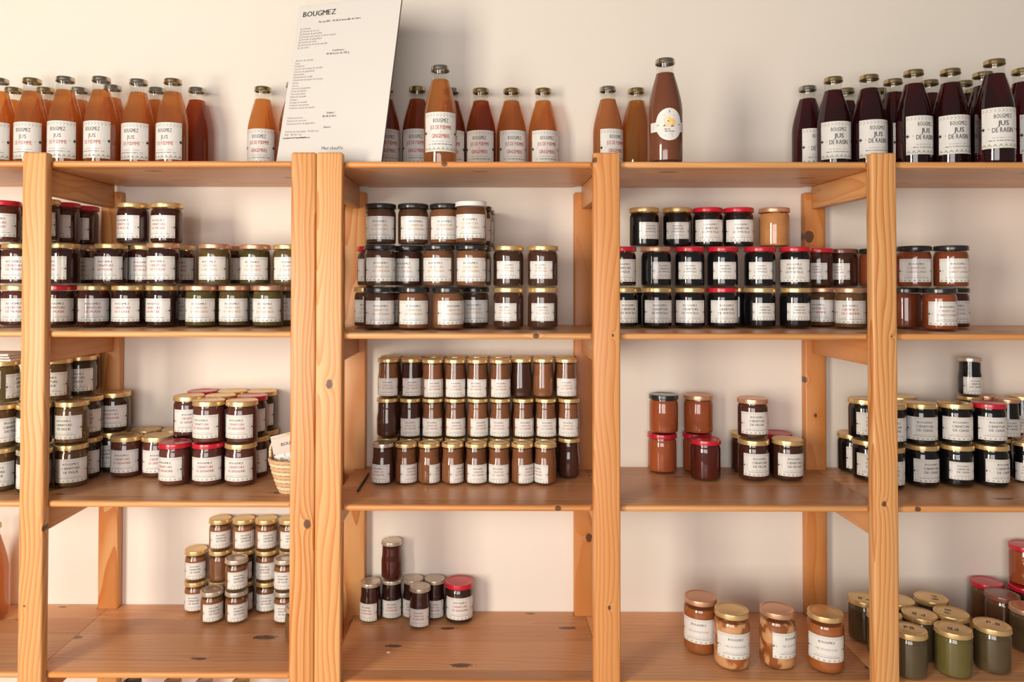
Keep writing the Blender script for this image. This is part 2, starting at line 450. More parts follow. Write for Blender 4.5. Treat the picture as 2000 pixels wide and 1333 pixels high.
# ---------------------------------------------------------------- jars and bottles: one of each kind
SHAPE = {   # glass profile, lid radius, lid bottom, height, fill height, base z of fill, wall gap
    'A': ([(0, 0.0035), (0.030, 0.003), (0.0335, 0.0), (0.0365, 0.0015), (0.0388, 0.006), (0.0395, 0.012), (0.0395, 0.0805), (0.0385, 0.087), (0.0365, 0.091), (0.0365, 0.099)], 0.0408, 0.0950, 0.1074, 0.092),
    'B': ([(0, 0.003), (0.022, 0.0025), (0.0245, 0.0), (0.0275, 0.003), (0.0290, 0.008), (0.0293, 0.020), (0.0293, 0.052), (0.0282, 0.060), (0.0270, 0.068), (0.0266, 0.080), (0.0266, 0.090), (0.0258, 0.094), (0.0258, 0.099)], 0.0295, 0.0965, 0.1065, 0.092),
    'C': ([(0, 0.003), (0.023, 0.0025), (0.0255, 0.0), (0.0285, 0.003), (0.0298, 0.007), (0.0301, 0.014), (0.0301, 0.056), (0.0290, 0.064), (0.0262, 0.069), (0.0258, 0.072), (0.0268, 0.074), (0.0268, 0.078)], 0.0312, 0.0745, 0.086, 0.066),
    'D': ([(0, 0.004), (0.032, 0.0035), (0.0355, 0.0), (0.0395, 0.003), (0.0418, 0.009), (0.0425, 0.016), (0.0425, 0.100), (0.0415, 0.110), (0.0385, 0.117), (0.0365, 0.119), (0.0372, 0.121), (0.0372, 0.127)], 0.0412, 0.1235, 0.136, 0.113),
    'bottle': ([(0, 0.006), (0.031, 0.004), (0.035, 0.0), (0.0395, 0.002), (0.0413, 0.007), (0.0418, 0.014), (0.0418, 0.128), (0.0410, 0.142), (0.0385, 0.158), (0.0340, 0.178), (0.0285, 0.199), (0.0240, 0.214), (0.0218, 0.224), (0.0212, 0.232), (0.0212, 0.240), (0.0225, 0.242), (0.0225, 0.245), (0.0208, 0.246), (0.0208, 0.252)], 0.0238, 0.246, 0.258, 0.222)}
RAD = {k: max(max(r for r, z in s[0]), s[1]) for k, s in SHAPE.items()}
HT = {k: s[3] for k, s in SHAPE.items()}
CONTENT = {
    'strawberry': jam_mat('strawberry jam', srgb(78, 34, 30)), 'plum': jam_mat('plum jam', srgb(66, 34, 32)),
    'green': jam_mat('green tomato jam', srgb(98, 90, 46)), 'olive': jam_mat('olive brown jam', srgb(108, 88, 50)),
    'fig': jam_mat('fig jam', srgb(112, 80, 46)), 'figbrown': jam_mat('brown fig jam', srgb(158, 104, 66)), 'darkfig': jam_mat('dark fig jam', srgb(62, 48, 36)),
    'pome': jam_mat('pomegranate jam', srgb(104, 56, 48)), 'darkpome': jam_mat('dark pomegranate jam', srgb(70, 44, 34)),
    'lemon': jam_mat('lemon jam', srgb(142, 94, 64)), 'darklemon': jam_mat('dark lemon jam', srgb(92, 62, 46)),
    'umber': jam_mat('umber jam', srgb(92, 60, 47)), 'brown': jam_mat('brown jam', srgb(146, 92, 58)),
    'darkbrown': jam_mat('dark brown jam', srgb(92, 54, 40)), 'blueberry': jam_mat('blueberry jam', srgb(22, 22, 25)),
    'apple': jam_mat('apple compote', srgb(126, 92, 60)), 'caramel': jam_mat('pale orange jam', srgb(214, 150, 92)),
    'apricot': jam_mat('apricot jam', srgb(160, 80, 46)), 'orange': jam_mat('orange jam', srgb(186, 96, 54)), 'redjam': jam_mat('dark red jam', srgb(98, 34, 26)),
    'peach': jam_mat('dark peach jam', srgb(82, 44, 34)), 'cherry': jam_mat('cherry jam', srgb(20, 18, 20)),
    'honey': jam_mat('amber honey', srgb(186, 108, 56), 0.12), 'foamhoney': jam_mat('crystallised honey', srgb(186, 108, 56), 0.12, patch=srgb(214, 160, 112)),
    'darkgreen': jam_mat('dark green preserve', srgb(98, 82, 56)), 'midgreen': jam_mat('green preserve', srgb(118, 106, 56)), 'rust': jam_mat('rust preserve', srgb(110, 76, 52)),
    'juice': juice_mat('apple juice', (0.66, 0.30, 0.105, 1), (0.97, 0.60, 0.25, 1), 0.40),
    'darkjuice': juice_mat('dark apple juice', (0.34, 0.10, 0.035, 1), (0.90, 0.36, 0.10, 1), 0.45),
    'peachjuice': juice_mat('pale apple juice', (0.62, 0.30, 0.12, 1), (0.95, 0.50, 0.18, 1), 0.62),
    'goldjuice': juice_mat('golden apple juice', (0.50, 0.24, 0.06, 1), (0.95, 0.55, 0.16, 1), 0.52),
    'soup': jam_mat('brown nectar', srgb(128, 74, 50), 0.08), 'grape': juice_mat('grape juice', (0.05, 0.010, 0.013, 1), (0.72, 0.02, 0.045, 1), 0.68),
    'empty': None}
MESH = {}
def glass_mesh(k):
    if ('g', k) not in MESH: MESH[('g', k)] = lathe('glass', SHAPE[k][0], 40, GLASS)
    return MESH[('g', k)]
def fill_mesh(k, c):
    if ('c', k, c) not in MESH:
        pr, top = SHAPE[k][0], SHAPE[k][4]
        p = [(0, 0.0045)]
        for (r, z) in pr[1:]:
            if z < 0.004: continue
            if z >= top: break
            p.append((r - 0.0009, z))
        lr = p[-1][0]
        for (r, z), (r2, z2) in zip(pr, pr[1:]):
            if z <= top <= z2: lr = r + (r2 - r) * (top - z) / max(z2 - z, 1e-6) - 0.0009
        p += [(lr, top), (lr * 0.96, top + 0.0004), (0, top + 0.0004)]
        p.insert(1, (p[1][0] - 0.004, 0.0045))
        MESH[('c', k, c)] = lathe('contents', p, 40, CONTENT[c])
    return MESH[('c', k, c)]
CAP = {'gold': metal('gold cap', (0.52, 0.40, 0.21, 1), 0.27, 1.0), 'silver': metal('silver cap', (0.50, 0.45, 0.37, 1), 0.25, 1.0), 'black': LID['black']}
def lid_mesh(k, c):
    if ('l', k, c) not in MESH:
        R, z, H = SHAPE[k][1], SHAPE[k][2], SHAPE[k][3]
        p = [(R - 0.003, z), (R - 0.0006, z), (R, z + 0.0008), (R - 0.0001, z + 0.0022), (R - 0.0008, z + 0.0028), (R - 0.0007, H - 0.0028), (R - 0.0012, H - 0.001), (R - 0.003, H),
             (R - 0.0052, H - 0.0001), (R - 0.0068, H - 0.0012), (R * 0.72, H - 0.0012), (R * 0.68, H - 0.0009), (0, H - 0.0009)]
        MESH[('l', k, c)] = lathe('lid', p, 40, CAP[c] if k == 'bottle' else LID[c], sharp=35)
    return MESH[('l', k, c)]

ITEMS = []     # every jar and bottle: collected first, then eased apart, then built
def J(shelf, bay, tier, row, kind, D, specs):
    """specs: (px, contents, lid, label or None[, D, yaw])"""
    for s in specs:
        px, c, lid, lab = s[:4]
        d = s[4] if len(s) > 4 and s[4] else D
        yaw = s[5] if len(s) > 5 else None
        small = lab is not None and lab.startswith('-')
        ITEMS.append(dict(shelf=shelf, bay=bay, tier=tier, row=row, kind=kind, px=px, D=d, c=c, lid=lid, lab=lab.lstrip('-') if lab else None, small=small, yaw=yaw))
# ---------------------------------------------------------------- room
WALL_Y = 0.392
structure('wall_back', box_mesh('wall_back', -3.2, 3.2, WALL_Y, WALL_Y + 0.2, 0.0, 2.9, wall_mat()))
structure('floor', box_mesh('floor', -3.2, 3.2, -3.4, WALL_Y, -0.1, 0.0, floor_mat()))

# ---------------------------------------------------------------- shelving
ZR = [EYE + z for z in (0.28928, -0.11856, -0.52471, -0.93601, -1.3460)]
ZL = [EYE + z for z in (0.29017, -0.11506, -0.51727, -0.91906, -1.3230)]
POST_TOP = EYE + 0.3077
POST_D, BACK_Y, SH_Y0, SH_Y1, SH_T = 0.028, 0.362, 0.018, 0.388, 0.0145
def z_at(py, y):
    return EYE + (553.4 - py) * (y + 1.74) / F
def K(px, py, y, r):
    z = z_at(py, y); return (x_at(px, y, z), z, r)
FRONT_POSTS = {  # name: x0, x1, knots seen on it
    'end': (-1.740 - 0.057, -1.740, []),
    'left': (-1.0832, -1.0262, [K(47, 1183, 0, 0.0022), K(86, 1034, 0, 0.006)]),
    'A': (-0.4496, -0.3912, [K(600, 1023, 0, 0.0085)]),
    'B': (-0.3904, -0.3285, [K(643, 751, 0, 0.0085)]),
    'third': (0.2610, 0.3240, [K(1190, 1183, 0, 0.0042), K(1162, 312, 0, 0.005), K(1197, 655, 0, 0.0028)]),
    'fourth': (0.9130, 0.9717, [K(1727, 981, 0, 0.0052), K(1742, 656, 0, 0.0022)]),
    'far': (1.6260, 1.6830, [])}
BACK_KNOTS = {'B': [K(723, 1032, BACK_Y, 0.009)], 'third': [K(1150, 1048, BACK_Y, 0.0095)],
              'fourth': [K(1580, 462, BACK_Y, 0.0135), K(1573, 741, BACK_Y, 0.0065), K(1593, 810, BACK_Y, 0.0045)]}
def bullnose_plank(name, x0, x1, y0, y1, z0, z1, mat, nose):
    """one glued board of a shelf: running along x, its front one with a rounded nose, others with a fine joint"""
    pr = []
    if nose:
        r = (z1 - z0) / 2 * 0.85; n = 6
        for k in range(n + 1):
            a = -pi / 2 - pi * k / n
            pr.append((y0 + r + r * cos(a), (z0 + z1) / 2 + (z1 - z0) / 2 * sin(a)))
    else:
        e = 0.0006; pr += [(y0 + e, z0), (y0, z0 + e), (y0, z1 - e), (y0 + e, z1)] if abs(y0 - POST_D - 0.001) > 1e-6 and abs(y0 - BACK_Y + 0.001) > 1e-6 else [(y0, z0), (y0, z1)]
    e = 0.0006; pr += [(y1 - e, z1), (y1, z1 - e), (y1, z0 + e), (y1 - e, z0)] if abs(y1 - POST_D - 0.001) > 1e-6 else [(y1, z1), (y1, z0)]
    n = len(pr); ex = 0.005 if nose else 0.001
    v = []; yc = (y0 + y1) / 2; zc = (z0 + z1) / 2
    for (x, ins) in ((x0, ex), (x0 + ex, 0), (x1 - ex, 0), (x1, ex)):
        for (y, z) in pr:
            yy = max(y, y0 + ins * 0.9) if nose else y
            zz = z if ins == 0 else zc + (z - zc) * (0.72 if nose and y < y0 + 0.008 else 0.96)
            v.append((x, yy, zz))
    f = [tuple(range(n)), tuple(3 * n + k for k in range(n))[::-1]]
    for i in range(3):
        for k in range(n):
            k2 = (k + 1) % n
            f.append((i * n + k, (i + 1) * n + k, (i + 1) * n + k2, i * n + k2))
    me = mesh(name, v, [q[::-1] for q in f], mat, None, True)
    me.set_sharp_from_angle(angle=radians(38))
    return me
def join_mesh(name, ms):
    v, f, sm = [], [], []
    for m in ms:
        o = len(v); v += [tuple(q.co) for q in m.vertices]; f += [tuple(i + o for i in p.vertices) for p in m.polygons]
    fm = [k for k, m in enumerate(ms) for p in m.polygons]; me = mesh(name, v, f, [m.materials[0] for m in ms], fm, True); me.set_sharp_from_angle(angle=radians(38))
    for m in ms: bpy.data.meshes.remove(m)
    return me
EDGE_KNOTS = {(2, 0): (868,), (2, 1): (1047,), (2, 2): (1090, 1793)}
def unit(label, posts, zs, bays):
    xs = [FRONT_POSTS[p] for p in posts]
    base = Vector(((xs[0][0] + xs[-1][1]) / 2, 0.19, 0.0))
    u = thing('shelving_unit', label, 'shelf', base)
    def part(name, me, parent=None):
        o = obj(name, me, parent or u); o.location = (0, 0, 0) if parent else -base
        return o
    for p, (x0, x1, kn) in zip(posts, xs):
        mt = wood('post pine ' + p, 'Z', PINE_L, PINE_M, PINE_D, knots=kn, pith=0.02 + 0.012 * len(p))
        part('post', box_mesh('post', x0, x1, 0, POST_D, 0, POST_TOP, mt, 0.005, 3))
        mb = wood('back post pine ' + p, 'Z', PINE_L, PINE_M, PINE_D, knots=BACK_KNOTS.get(p, []), pith=0.03)
        part('post', box_mesh('post', x0, x1, BACK_Y, BACK_Y + 0.028, 0, POST_TOP - 0.05, mb, 0.004, 2))
        xc = (x0 + x1) / 2
        for z in zs:
            part('side_rail', box_mesh('side_rail', xc - 0.0115, xc + 0.0115, POST_D, BACK_Y, z - SH_T - 0.064, z - SH_T, rail_wood, 0.003, 2))
    for (a, b) in zip(xs, xs[1:]):
        x0, x1 = a[1] + 0.0015, b[0] - 0.0015
        c0, c1 = (a[0] + a[1]) / 2 + 0.0006, (b[0] + b[1]) / 2 - 0.0006
        for si, z in enumerate(zs):
            ek = EDGE_KNOTS.get((bays - 1, si), ()) if bays == 3 else ()
            ek = [(0.022, x_at(q, SH_Y0, z), 0.0058, z - SH_T * 0.45) for q in ek]; ek = [q for q in ek if x0 < q[1] < x1]
            nose = edge_wood(ek) if ek else nose_wood
            s = bpy.data.objects.new('shelf', None); s.empty_display_size = 0.02; link(s, u)
            s.location = -base
            for k in range(4):
                ya = SH_Y0 + (SH_Y1 - SH_Y0) * PLANKS[k]; yb = SH_Y0 + (SH_Y1 - SH_Y0) * PLANKS[k + 1]
                # the shelf reaches onto the side rails, notched round the posts
                if k == 0: me = join_mesh('plank', [bullnose_plank('nose', x0, x1, ya, POST_D + 0.001, z - SH_T, z, nose, True), bullnose_plank('body', c0, c1, POST_D + 0.001, yb, z - SH_T, z, shelf_wood, False)])
                elif k == 3: me = join_mesh('plank', [bullnose_plank('body', c0, c1, ya, BACK_Y - 0.001, z - SH_T, z, shelf_wood, False), bullnose_plank('tail', x0, x1, BACK_Y - 0.001, yb, z - SH_T, z, shelf_wood, False)])
                else: me = bullnose_plank('plank', c0, c1, ya, yb, z - SH_T, z, shelf_wood, False)
                part('plank', me, s)
    return u
PLANKS = [0.0, 0.14, 0.52, 0.76, 1.0]
unit('pine shelving unit whose posts stand beside the basket, strawberry and fig jars', ['end', 'left', 'A'], ZL, 2)
unit('wide pine shelving unit holding the lemon, blueberry and cherry jars', ['B', 'third', 'fourth', 'far'], ZR, 3)

# ---------------------------------------------------------------- what stands where (picture column, contents, lid, label)
# bay 1 = between the first post and the double post, 2 and 3 = next ones, 4 = beyond the knotty post, 0 = before the first post
# second shelf
J(1, 0, 0, 0, 'A', 1.93, [(-30, 'strawberry', 'red', 'fraise'), (36, 'pome', 'gold', 'fraise')])
J(1, 0, 1, 0, 'A', 1.93, [(-28, 'strawberry', 'red', 'fraise'), (37, 'pome', 'gold', 'fraise')])
J(1, 0, 2, 0, 'A', 1.90, [(7, 'pome', 'red', 'fraise')])
J(1, 0, 2, 1, 'A', 2.00, [(52, 'plum', 'gold', 'fraise')])
J(1, 1, 0, 0, 'A', 1.93, [(117, 'strawberry', 'red', 'fraise'), (184, 'strawberry', 'gold', 'fraise'), (250, 'plum', 'gold', 'fraise'), (317, 'plum', 'gold', 'fraise'),
    (394, 'green', 'copper', 'verte'), (459, 'olive', 'copper', 'verte', 1.95), (524, 'green', 'copper', 'verte')])
J(1, 1, 0, 1, 'A', 2.02, [(166, 'strawberry', 'gold', 'fraise'), (286, 'plum', 'gold', 'fraise'), (352, 'plum', 'gold', 'fraise'), (420, 'darkfig', 'copper', 'verte'), (487, 'darkfig', 'copper', 'verte'), (556, 'green', 'copper', 'verte')])
J(1, 1, 1, 0, 'A', 1.93, [(124, 'plum', 'gold', 'fraise', 1.92), (219, 'plum', 'gold', 'fraise'), (319, 'plum', 'copper', 'fraise', 1.90), (420, 'olive', 'copper', 'verte', 1.93), (499, 'green', 'copper', 'verte', 1.96), (563, 'olive', 'gold', 'verte', 1.96)])
J(1, 1, 1, 1, 'A', 2.02, [(158, 'strawberry', 'copper', 'fraise'), (276, 'strawberry', 'gold', 'fraise', 1.99), (352, 'plum', 'gold', 'fraise'), (446, 'darkfig', 'copper', 'verte', 2.03)])
J(1, 1, 2, 0, 'A', 1.94, [(260, 'plum', 'gold', 'fraise', 1.95), (326, 'plum', 'gold', 'fraise', 1.95)])
J(1, 1, 2, 1, 'A', 1.90, [(84, 'plum', 'gold', 'fraise', 1.86), (123, 'strawberry', 'red', 'fraise', 1.94), (162, 'strawberry', 'red', 'fraise', 2.03)])
J(1, 2, 0, 0, 'A', 1.89, [(741, 'umber', 'black', 'citron'), (808, 'lemon', 'black', 'citron'), (875, 'lemon', 'black', 'citron', None, 20), (993, 'umber', 'gold', '-citron', 1.93, -14), (1060, 'umber', 'gold', '-citron', 1.93, 3)])
J(1, 2, 0, 1, 'A', 1.98, [(726, 'umber', 'gold', 'citron'), (777, 'darklemon', 'black', 'citron'), (926, 'darklemon', 'black', 'citron')])
J(1, 2, 1, 0, 'A', 1.89, [(742, 'darklemon', 'black', 'citron', None, 5), (857, 'lemon', 'black', 'citron'), (921, 'lemon', 'black', 'citron', None, 4), (993, 'umber', 'gold', '-citron', 1.93, -3), (1060, 'umber', 'gold', '-citron', 1.93, -8)])
J(1, 2, 1, 1, 'A', 1.98, [(727, 'umber', 'red', 'citron'), (797, 'darkbrown', 'black', 'citron', 1.95), (931, 'darklemon', 'black', 'citron')])
J(1, 2, 2, 0, 'A', 1.93, [(744, 'darklemon', 'black', 'citron', None, 2), (807, 'darklemon', 'black', 'citron', None, 12), (869, 'lemon', 'black', 'citron', None, 5), (920, 'lemon', 'white', 'citron', 1.87, 3)])
J(1, 2, 2, 1, 'A', 2.0, [(932, 'darklemon', 'black', 'citron', 1.99)])
J(1, 2, 2, 2, 'A', 2.08, [(938, 'darklemon', 'black', 'citron', 2.08)])
J(1, 3, 0, 0, 'A', 1.98, [(1216, 'blueberry', 'gold', 'myrtille'), (1282, 'blueberry', 'gold', 'myrtille', None, 8), (1347, 'blueberry', 'gold', 'myrtille'), (1411, 'blueberry', 'red', 'myrtille'), (1484, 'blueberry', 'gold', '-myrtille', None, 10),
    (1553, 'blueberry', 'gold', '-myrtille', None, 6), (1661, 'apple', 'copper', 'compote', 1.96, -12)])
J(1, 3, 0, 1, 'A', 2.05, [(1604, 'apple', 'copper', 'compote', 2.05, -15), (1260, 'blueberry', 'gold', None, 2.06), (1440, 'blueberry', 'gold', None, 2.06)])
J(1, 3, 1, 0, 'A', 1.98, [(1213, 'plum', 'red', 'figue'), (1281, 'blueberry', 'copper', '-myrtille', None, 25), (1346, 'blueberry', 'red', '-myrtille', None, 7), (1411, 'blueberry', 'red', '-myrtille', None, 7), (1484, 'blueberry', 'red', '-myrtille', None, -3), (1553, 'blueberry', 'red', 'myrtille', None, -12)])
J(1, 3, 1, 1, 'A', 2.05, [(1603, 'darkbrown', 'red', '-compote', 2.06, -12), (1640, 'darkbrown', 'brown', '-compote', 2.08, -18)])
J(1, 3, 2, 0, 'A', 2.02, [(1258, 'blueberry', 'gold', '-myrtille', None, 25), (1322, 'blueberry', 'gold', '-myrtille'), (1382, 'blueberry', 'red', 'myrtille'), (1442, 'blueberry', 'red', 'myrtille', None, 3), (1512, 'caramel', 'copper', None)])
J(1, 4, 0, 0, 'A', 1.88, [(1834, 'apricot', 'black', 'abricot', None, 15)])
J(1, 4, 0, 1, 'A', 1.97, [(1768, 'apricot', 'black', None), (1860, 'redjam', 'black', 'abricot', 1.98), (1712, 'apricot', 'black', None, 2.05)])
J(1, 4, 1, 0, 'A', 1.90, [(1785, 'apricot', 'black', 'abricot', 1.92, 0), (1857, 'apricot', 'black', 'abricot', 1.90, 0)])
J(1, 4, 1, 1, 'A', 2.06, [(1708, 'apricot', 'black', None, 2.06)])
# third shelf
J(2, 0, 0, 0, 'A', 1.86, [(0, 'fig', 'gold', 'figue')])
J(2, 0, 1, 0, 'A', 1.86, [(2, 'fig', 'gold', 'figue', None, 40)])
J(2, 0, 2, 0, 'A', 1.86, [(4, 'olive', 'gold', 'figue', None, 75)])
J(2, 0, 0, 1, 'A', 1.95, [(54, 'fig', 'gold', 'figue')])
J(2, 0, 1, 1, 'A', 1.95, [(54, 'fig', 'gold', 'figue')])
J(2, 1, 0, 0, 'A', 1.86, [(86, 'darkfig', 'silver', 'figue'), (138, 'fig', 'gold', 'figue', 1.92, 25), (248, 'pome', 'gold', 'grenadine', 2.0, 10), (307, 'pome', 'gold', 'grenadine', 2.0), (342, 'pome', 'red', 'grenadine', 1.92, 2), (407, 'pome', 'red', 'grenadine', 1.92, 12), (471, 'pome', 'gold', 'grenadine', 1.92, 10)])
J(2, 1, 0, 1, 'A', 2.0, [(108, 'darkfig', 'gold', None, 1.985), (175, 'darkfig', 'gold', 'figue', 2.0), (214, 'darkfig', 'gold', 'figue', 2.08), (285, 'darkpome', 'gold', 'grenadine', 2.085), (345, 'darkpome', 'gold', None, 2.085), (411, 'darkpome', 'gold', None, 2.005), (437, 'darkpome', 'gold', None, 2.088), (496, 'darkpome', 'gold', 'grenadine', 2.0), (515, 'darkpome', 'gold', 'grenadine', 2.085)])
J(2, 1, 1, 0, 'A', 1.86, [(84, 'darkfig', 'gold', 'figue', 1.88), (139, 'fig', 'gold', 'figue', 1.93), (369, 'pome', 'gold', 'grenadine', 2.0, 8), (408, 'pome', 'gold', 'grenadine', 1.92, 2), (473, 'pome', 'gold', 'grenadine', 1.92, 12)])
J(2, 1, 1, 1, 'A', 2.0, [(108, 'darkfig', 'gold', None, 1.985), (176, 'darkfig', 'gold', 'figue', 2.0), (217, 'darkpome', 'gold', 'grenadine', 2.08), (431, 'darkpome', 'gold', 'grenadine', 2.005), (492, 'darkpome', 'red', 'grenadine', 2.0)])
J(2, 1, 1, 2, 'A', 2.085, [(395, 'darkpome', 'red', 'grenadine'), (454, 'darkpome', 'gold', 'grenadine'), (512, 'darkpome', 'gold', 'grenadine')])
J(2, 1, 2, 0, 'A', 1.90, [(112, 'fig', 'gold', 'figue', 1.92), (155, 'darkfig', 'gold', 'figue', 2.0), (180, 'darkfig', 'gold', 'figue', 2.08)])
BR = ['brown', 'brown', 'darkbrown']
J(2, 2, 0, 0, 'B', 1.955, [(748, 'darkbrown', 'silver', 'brune', None, -25), (793, 'brown', 'gold', 'brune', None, 32), (838, 'brown', 'gold', 'brune', None, 62), (884, 'brown', 'gold', 'brune', None, 47), (930, 'brown', 'gold', 'brune', None, 11), (975, 'brown', 'gold', 'brune', None, -6), (1020, 'brown', 'gold', 'brune', None, 42), (1065, 'brown', 'gold', 'brune', None, -46)])
J(2, 2, 0, 1, 'B', 2.022, [(757, 'brown', 'gold', None), (801, 'brown', 'gold', None), (845, 'brown', 'gold', None), (889, 'brown', 'gold', None), (933, 'brown', 'gold', None), (977, 'brown', 'gold', None), (1022, 'brown', 'gold', None), (1066, 'brown', 'gold', None), (1111, 'darkbrown', 'gold', None)])
J(2, 2, 1, 0, 'B', 2.022, [(757, 'darkbrown', 'gold', None), (801, 'darkbrown', 'gold', 'brune', None, 2), (845, 'brown', 'gold', 'brune', None, -4), (889, 'brown', 'gold', 'brune', None, 8), (933, 'brown', 'gold', 'brune', None, 20), (977, 'brown', 'gold', 'brune', None, -8), (1022, 'brown', 'gold', 'brune', None, 12), (1066, 'brown', 'gold', 'brune', None, 8), (1111, 'brown', 'gold', 'brune', None, -5)])
J(2, 2, 2, 0, 'B', 2.022, [(759, 'brown', 'gold', 'brune', 2.03, -6), (804, 'darkbrown', 'gold', 'brune', 2.03, 6), (845, 'brown', 'gold', 'brune', 2.01, 12), (889, 'brown', 'gold', 'brune', 2.01, 5), (933, 'brown', 'gold', 'brune', 2.01, -10), (977, 'brown', 'gold', 'brune', 2.01, 6), (1018, 'darkbrown', 'gold', None, 2.035), (1061, 'brown', 'gold', None, 2.035), (1106, 'brown', 'gold', 'brune', 2.03, 4)])
J(2, 2, 2, 1, 'B', 2.093, [(764, 'brown', 'gold', None), (806, 'brown', 'gold', None), (849, 'brown', 'gold', None), (891, 'brown', 'gold', None), (934, 'brown', 'gold', None), (977, 'brown', 'gold', None), (1019, 'brown', 'gold', None), (1061, 'brown', 'gold', None), (1103, 'brown', 'gold', None)])
J(2, 2, 1, 1, 'B', 2.093, [(764, 'brown', 'gold', None), (806, 'brown', 'gold', None), (849, 'brown', 'gold', None), (891, 'brown', 'gold', None), (934, 'brown', 'gold', None), (977, 'brown', 'gold', None), (1019, 'brown', 'gold', None), (1061, 'brown', 'gold', None), (1103, 'brown', 'gold', None)])
J(2, 2, 0, 2, 'B', 2.093, [(764, 'brown', 'gold', None), (806, 'brown', 'gold', None), (849, 'brown', 'gold', None), (891, 'brown', 'gold', None), (934, 'brown', 'gold', None), (977, 'brown', 'gold', None), (1019, 'brown', 'gold', None), (1061, 'brown', 'gold', None), (1103, 'brown', 'gold', None)])
J(2, 3, 0, 0, 'A', 2.015, [(1376, 'redjam', 'red', None), (1470, 'peach', 'gold', 'peche', None, 22), (1536, 'peach', 'gold', 'peche', None, 15)])
J(2, 3, 0, 1, 'A', 2.085, [(1293, 'orange', 'red', None), (1362, 'apricot', 'red', None, 2.088), (1456, 'peach', 'gold', None, 2.088), (1518, 'peach', 'red', None, 2.088)])
J(2, 3, 1, 0, 'A', 2.085, [(1296, 'orange', 'black', None), (1364, 'orange', 'copper', None, 2.082), (1470, 'peach', 'copper', 'peche', 2.02, 14)])
J(2, 4, 0, 0, 'A', 1.95, [(1695, 'cherry', 'gold', 'cerise', 2.01), (1733, 'cherry', 'gold', 'cerise', 1.925), (1800, 'cherry', 'gold', 'cerise', None, 28), (1868, 'cherry', 'gold', '-cerise', None, 14), (1936, 'cherry', 'gold', 'cerise', None, 35)])
J(2, 4, 0, 1, 'A', 2.08, [(1667, 'cherry', 'gold', 'cerise', 2.085, 40), (1752, 'cherry', 'gold', 'cerise', 2.05), (1818, 'cherry', 'gold', None, 2.04), (1889, 'cherry', 'gold', None, 2.04)])
J(2, 4, 1, 0, 'A', 1.95, [(1692, 'cherry', 'gold', 'cerise', 2.01, 42), (1732, 'cherry', 'gold', 'cerise', 1.945), (1797, 'cherry', 'gold', 'cerise', None, 8), (1865, 'cherry', 'gold', 'cerise', None, 18), (1931, 'cherry', 'red', 'cerise', None, 16)])
J(2, 4, 1, 1, 'A', 2.05, [(1758, 'cherry', 'gold', None, 2.06)])
J(2, 4, 0, 2, 'B', 2.0, [(1995, 'cherry', 'gold', 'cerise', 1.99), (1960, 'cherry', 'gold', None, 2.03), (1975, 'cherry', 'copper', None, 2.09), (1926, 'cherry', 'gold', None, 2.09)])
J(2, 4, 1, 2, 'B', 2.0, [(1967, 'cherry', 'copper', 'cerise', 2.03), (1995, 'cherry', 'gold', 'cerise', 2.08), (1894, 'cherry', 'gold', 'cerise', 2.07), (1926, 'cherry', 'copper', None, 2.09)])
J(2, 4, 2, 0, 'B', 2.07, [(1894, 'cherry', 'silver', 'cerise', 2.07, 30)])
# fourth shelf
J(3, 1, 0, 0, 'C', 2.03, [(414, 'figbrown', 'silver', 'figue', 2.03, 12), (462, 'figbrown', 'silver', 'figue', 2.03, 12), (557, 'figbrown', 'silver', 'figue', 2.03), (580, 'apple', 'silver', None, 1.93)])
J(3, 1, 0, 1, 'C', 2.095, [(382, 'figbrown', 'gold', 'figue'), (430, 'brown', 'gold', None), (475, 'fig', 'gold', 'figue'), (521, 'figbrown', 'gold', 'figue'), (567, 'figbrown', 'gold', 'figue')])
J(3, 1, 1, 0, 'C', 2.03, [(462, 'figbrown', 'silver', 'figue', 2.03, 12), (557, 'figbrown', 'silver', 'figue', 2.03)])
J(3, 1, 1, 1, 'C', 2.095, [(383, 'figbrown', 'gold', 'figue'), (430, 'brown', 'gold', None), (475, 'fig', 'gold', 'figue'), (521, 'figbrown', 'gold', 'figue'), (567, 'figbrown', 'gold', 'figue')])
J(3, 1, 2, 1, 'C', 2.095, [(430, 'figbrown', 'gold', 'figue', None, 5), (476, 'figbrown', 'gold', 'figue', None, 12), (520, 'figbrown', 'gold', 'figue', None, 12), (566, 'figbrown', 'gold', 'figue', None, 5)])
J(3, 2, 0, 0, 'B', 2.06, [(723, 'plum', 'silver', 'grenadine', 2.085, -25), (819, 'plum', 'silver', 'grenadine', 2.05, -8)])
J(3, 2, 0, 1, 'B', 2.098, [(765, 'plum', 'silver', 'grenadine', 2.098, 0), (806, 'plum', 'silver', 'grenadine', 2.1, -15), (849, 'plum', 'silver', 'grenadine', 2.1, -5)])
J(3, 2, 0, 2, 'A', 2.08, [(897, 'darkpome', 'red', 'grenadine', 2.08, 3)])
J(3, 2, 1, 0, 'B', 2.098, [(765, 'redjam', 'silver', None)])
J(3, 3, 0, 0, 'D', 1.85, [(1368, 'honey', 'copper', 'miel', 1.915, 8), (1429, 'foamhoney', 'gold', 'miel', 1.84, 14), (1518, 'foamhoney', 'copper', 'miel', 1.845, 46), (1612, 'honey', 'gold', 'miel', 1.827, -3)])
J(3, 4, 0, 0, 'A', 1.80, [(1775, 'darkgreen', 'gold', None, 1.80), (1862, 'midgreen', 'gold', None, 1.805), (1938, 'darkgreen', 'gold', None, 1.825)])
J(3, 4, 0, 1, 'A', 1.885, [(1727, 'darkgreen', 'gold', None, 1.885), (1795, 'darkgreen', 'gold', None, 1.885), (1858, 'darkgreen', 'gold', None, 1.89), (2003, 'darkgreen', 'copper', None, 1.93)])
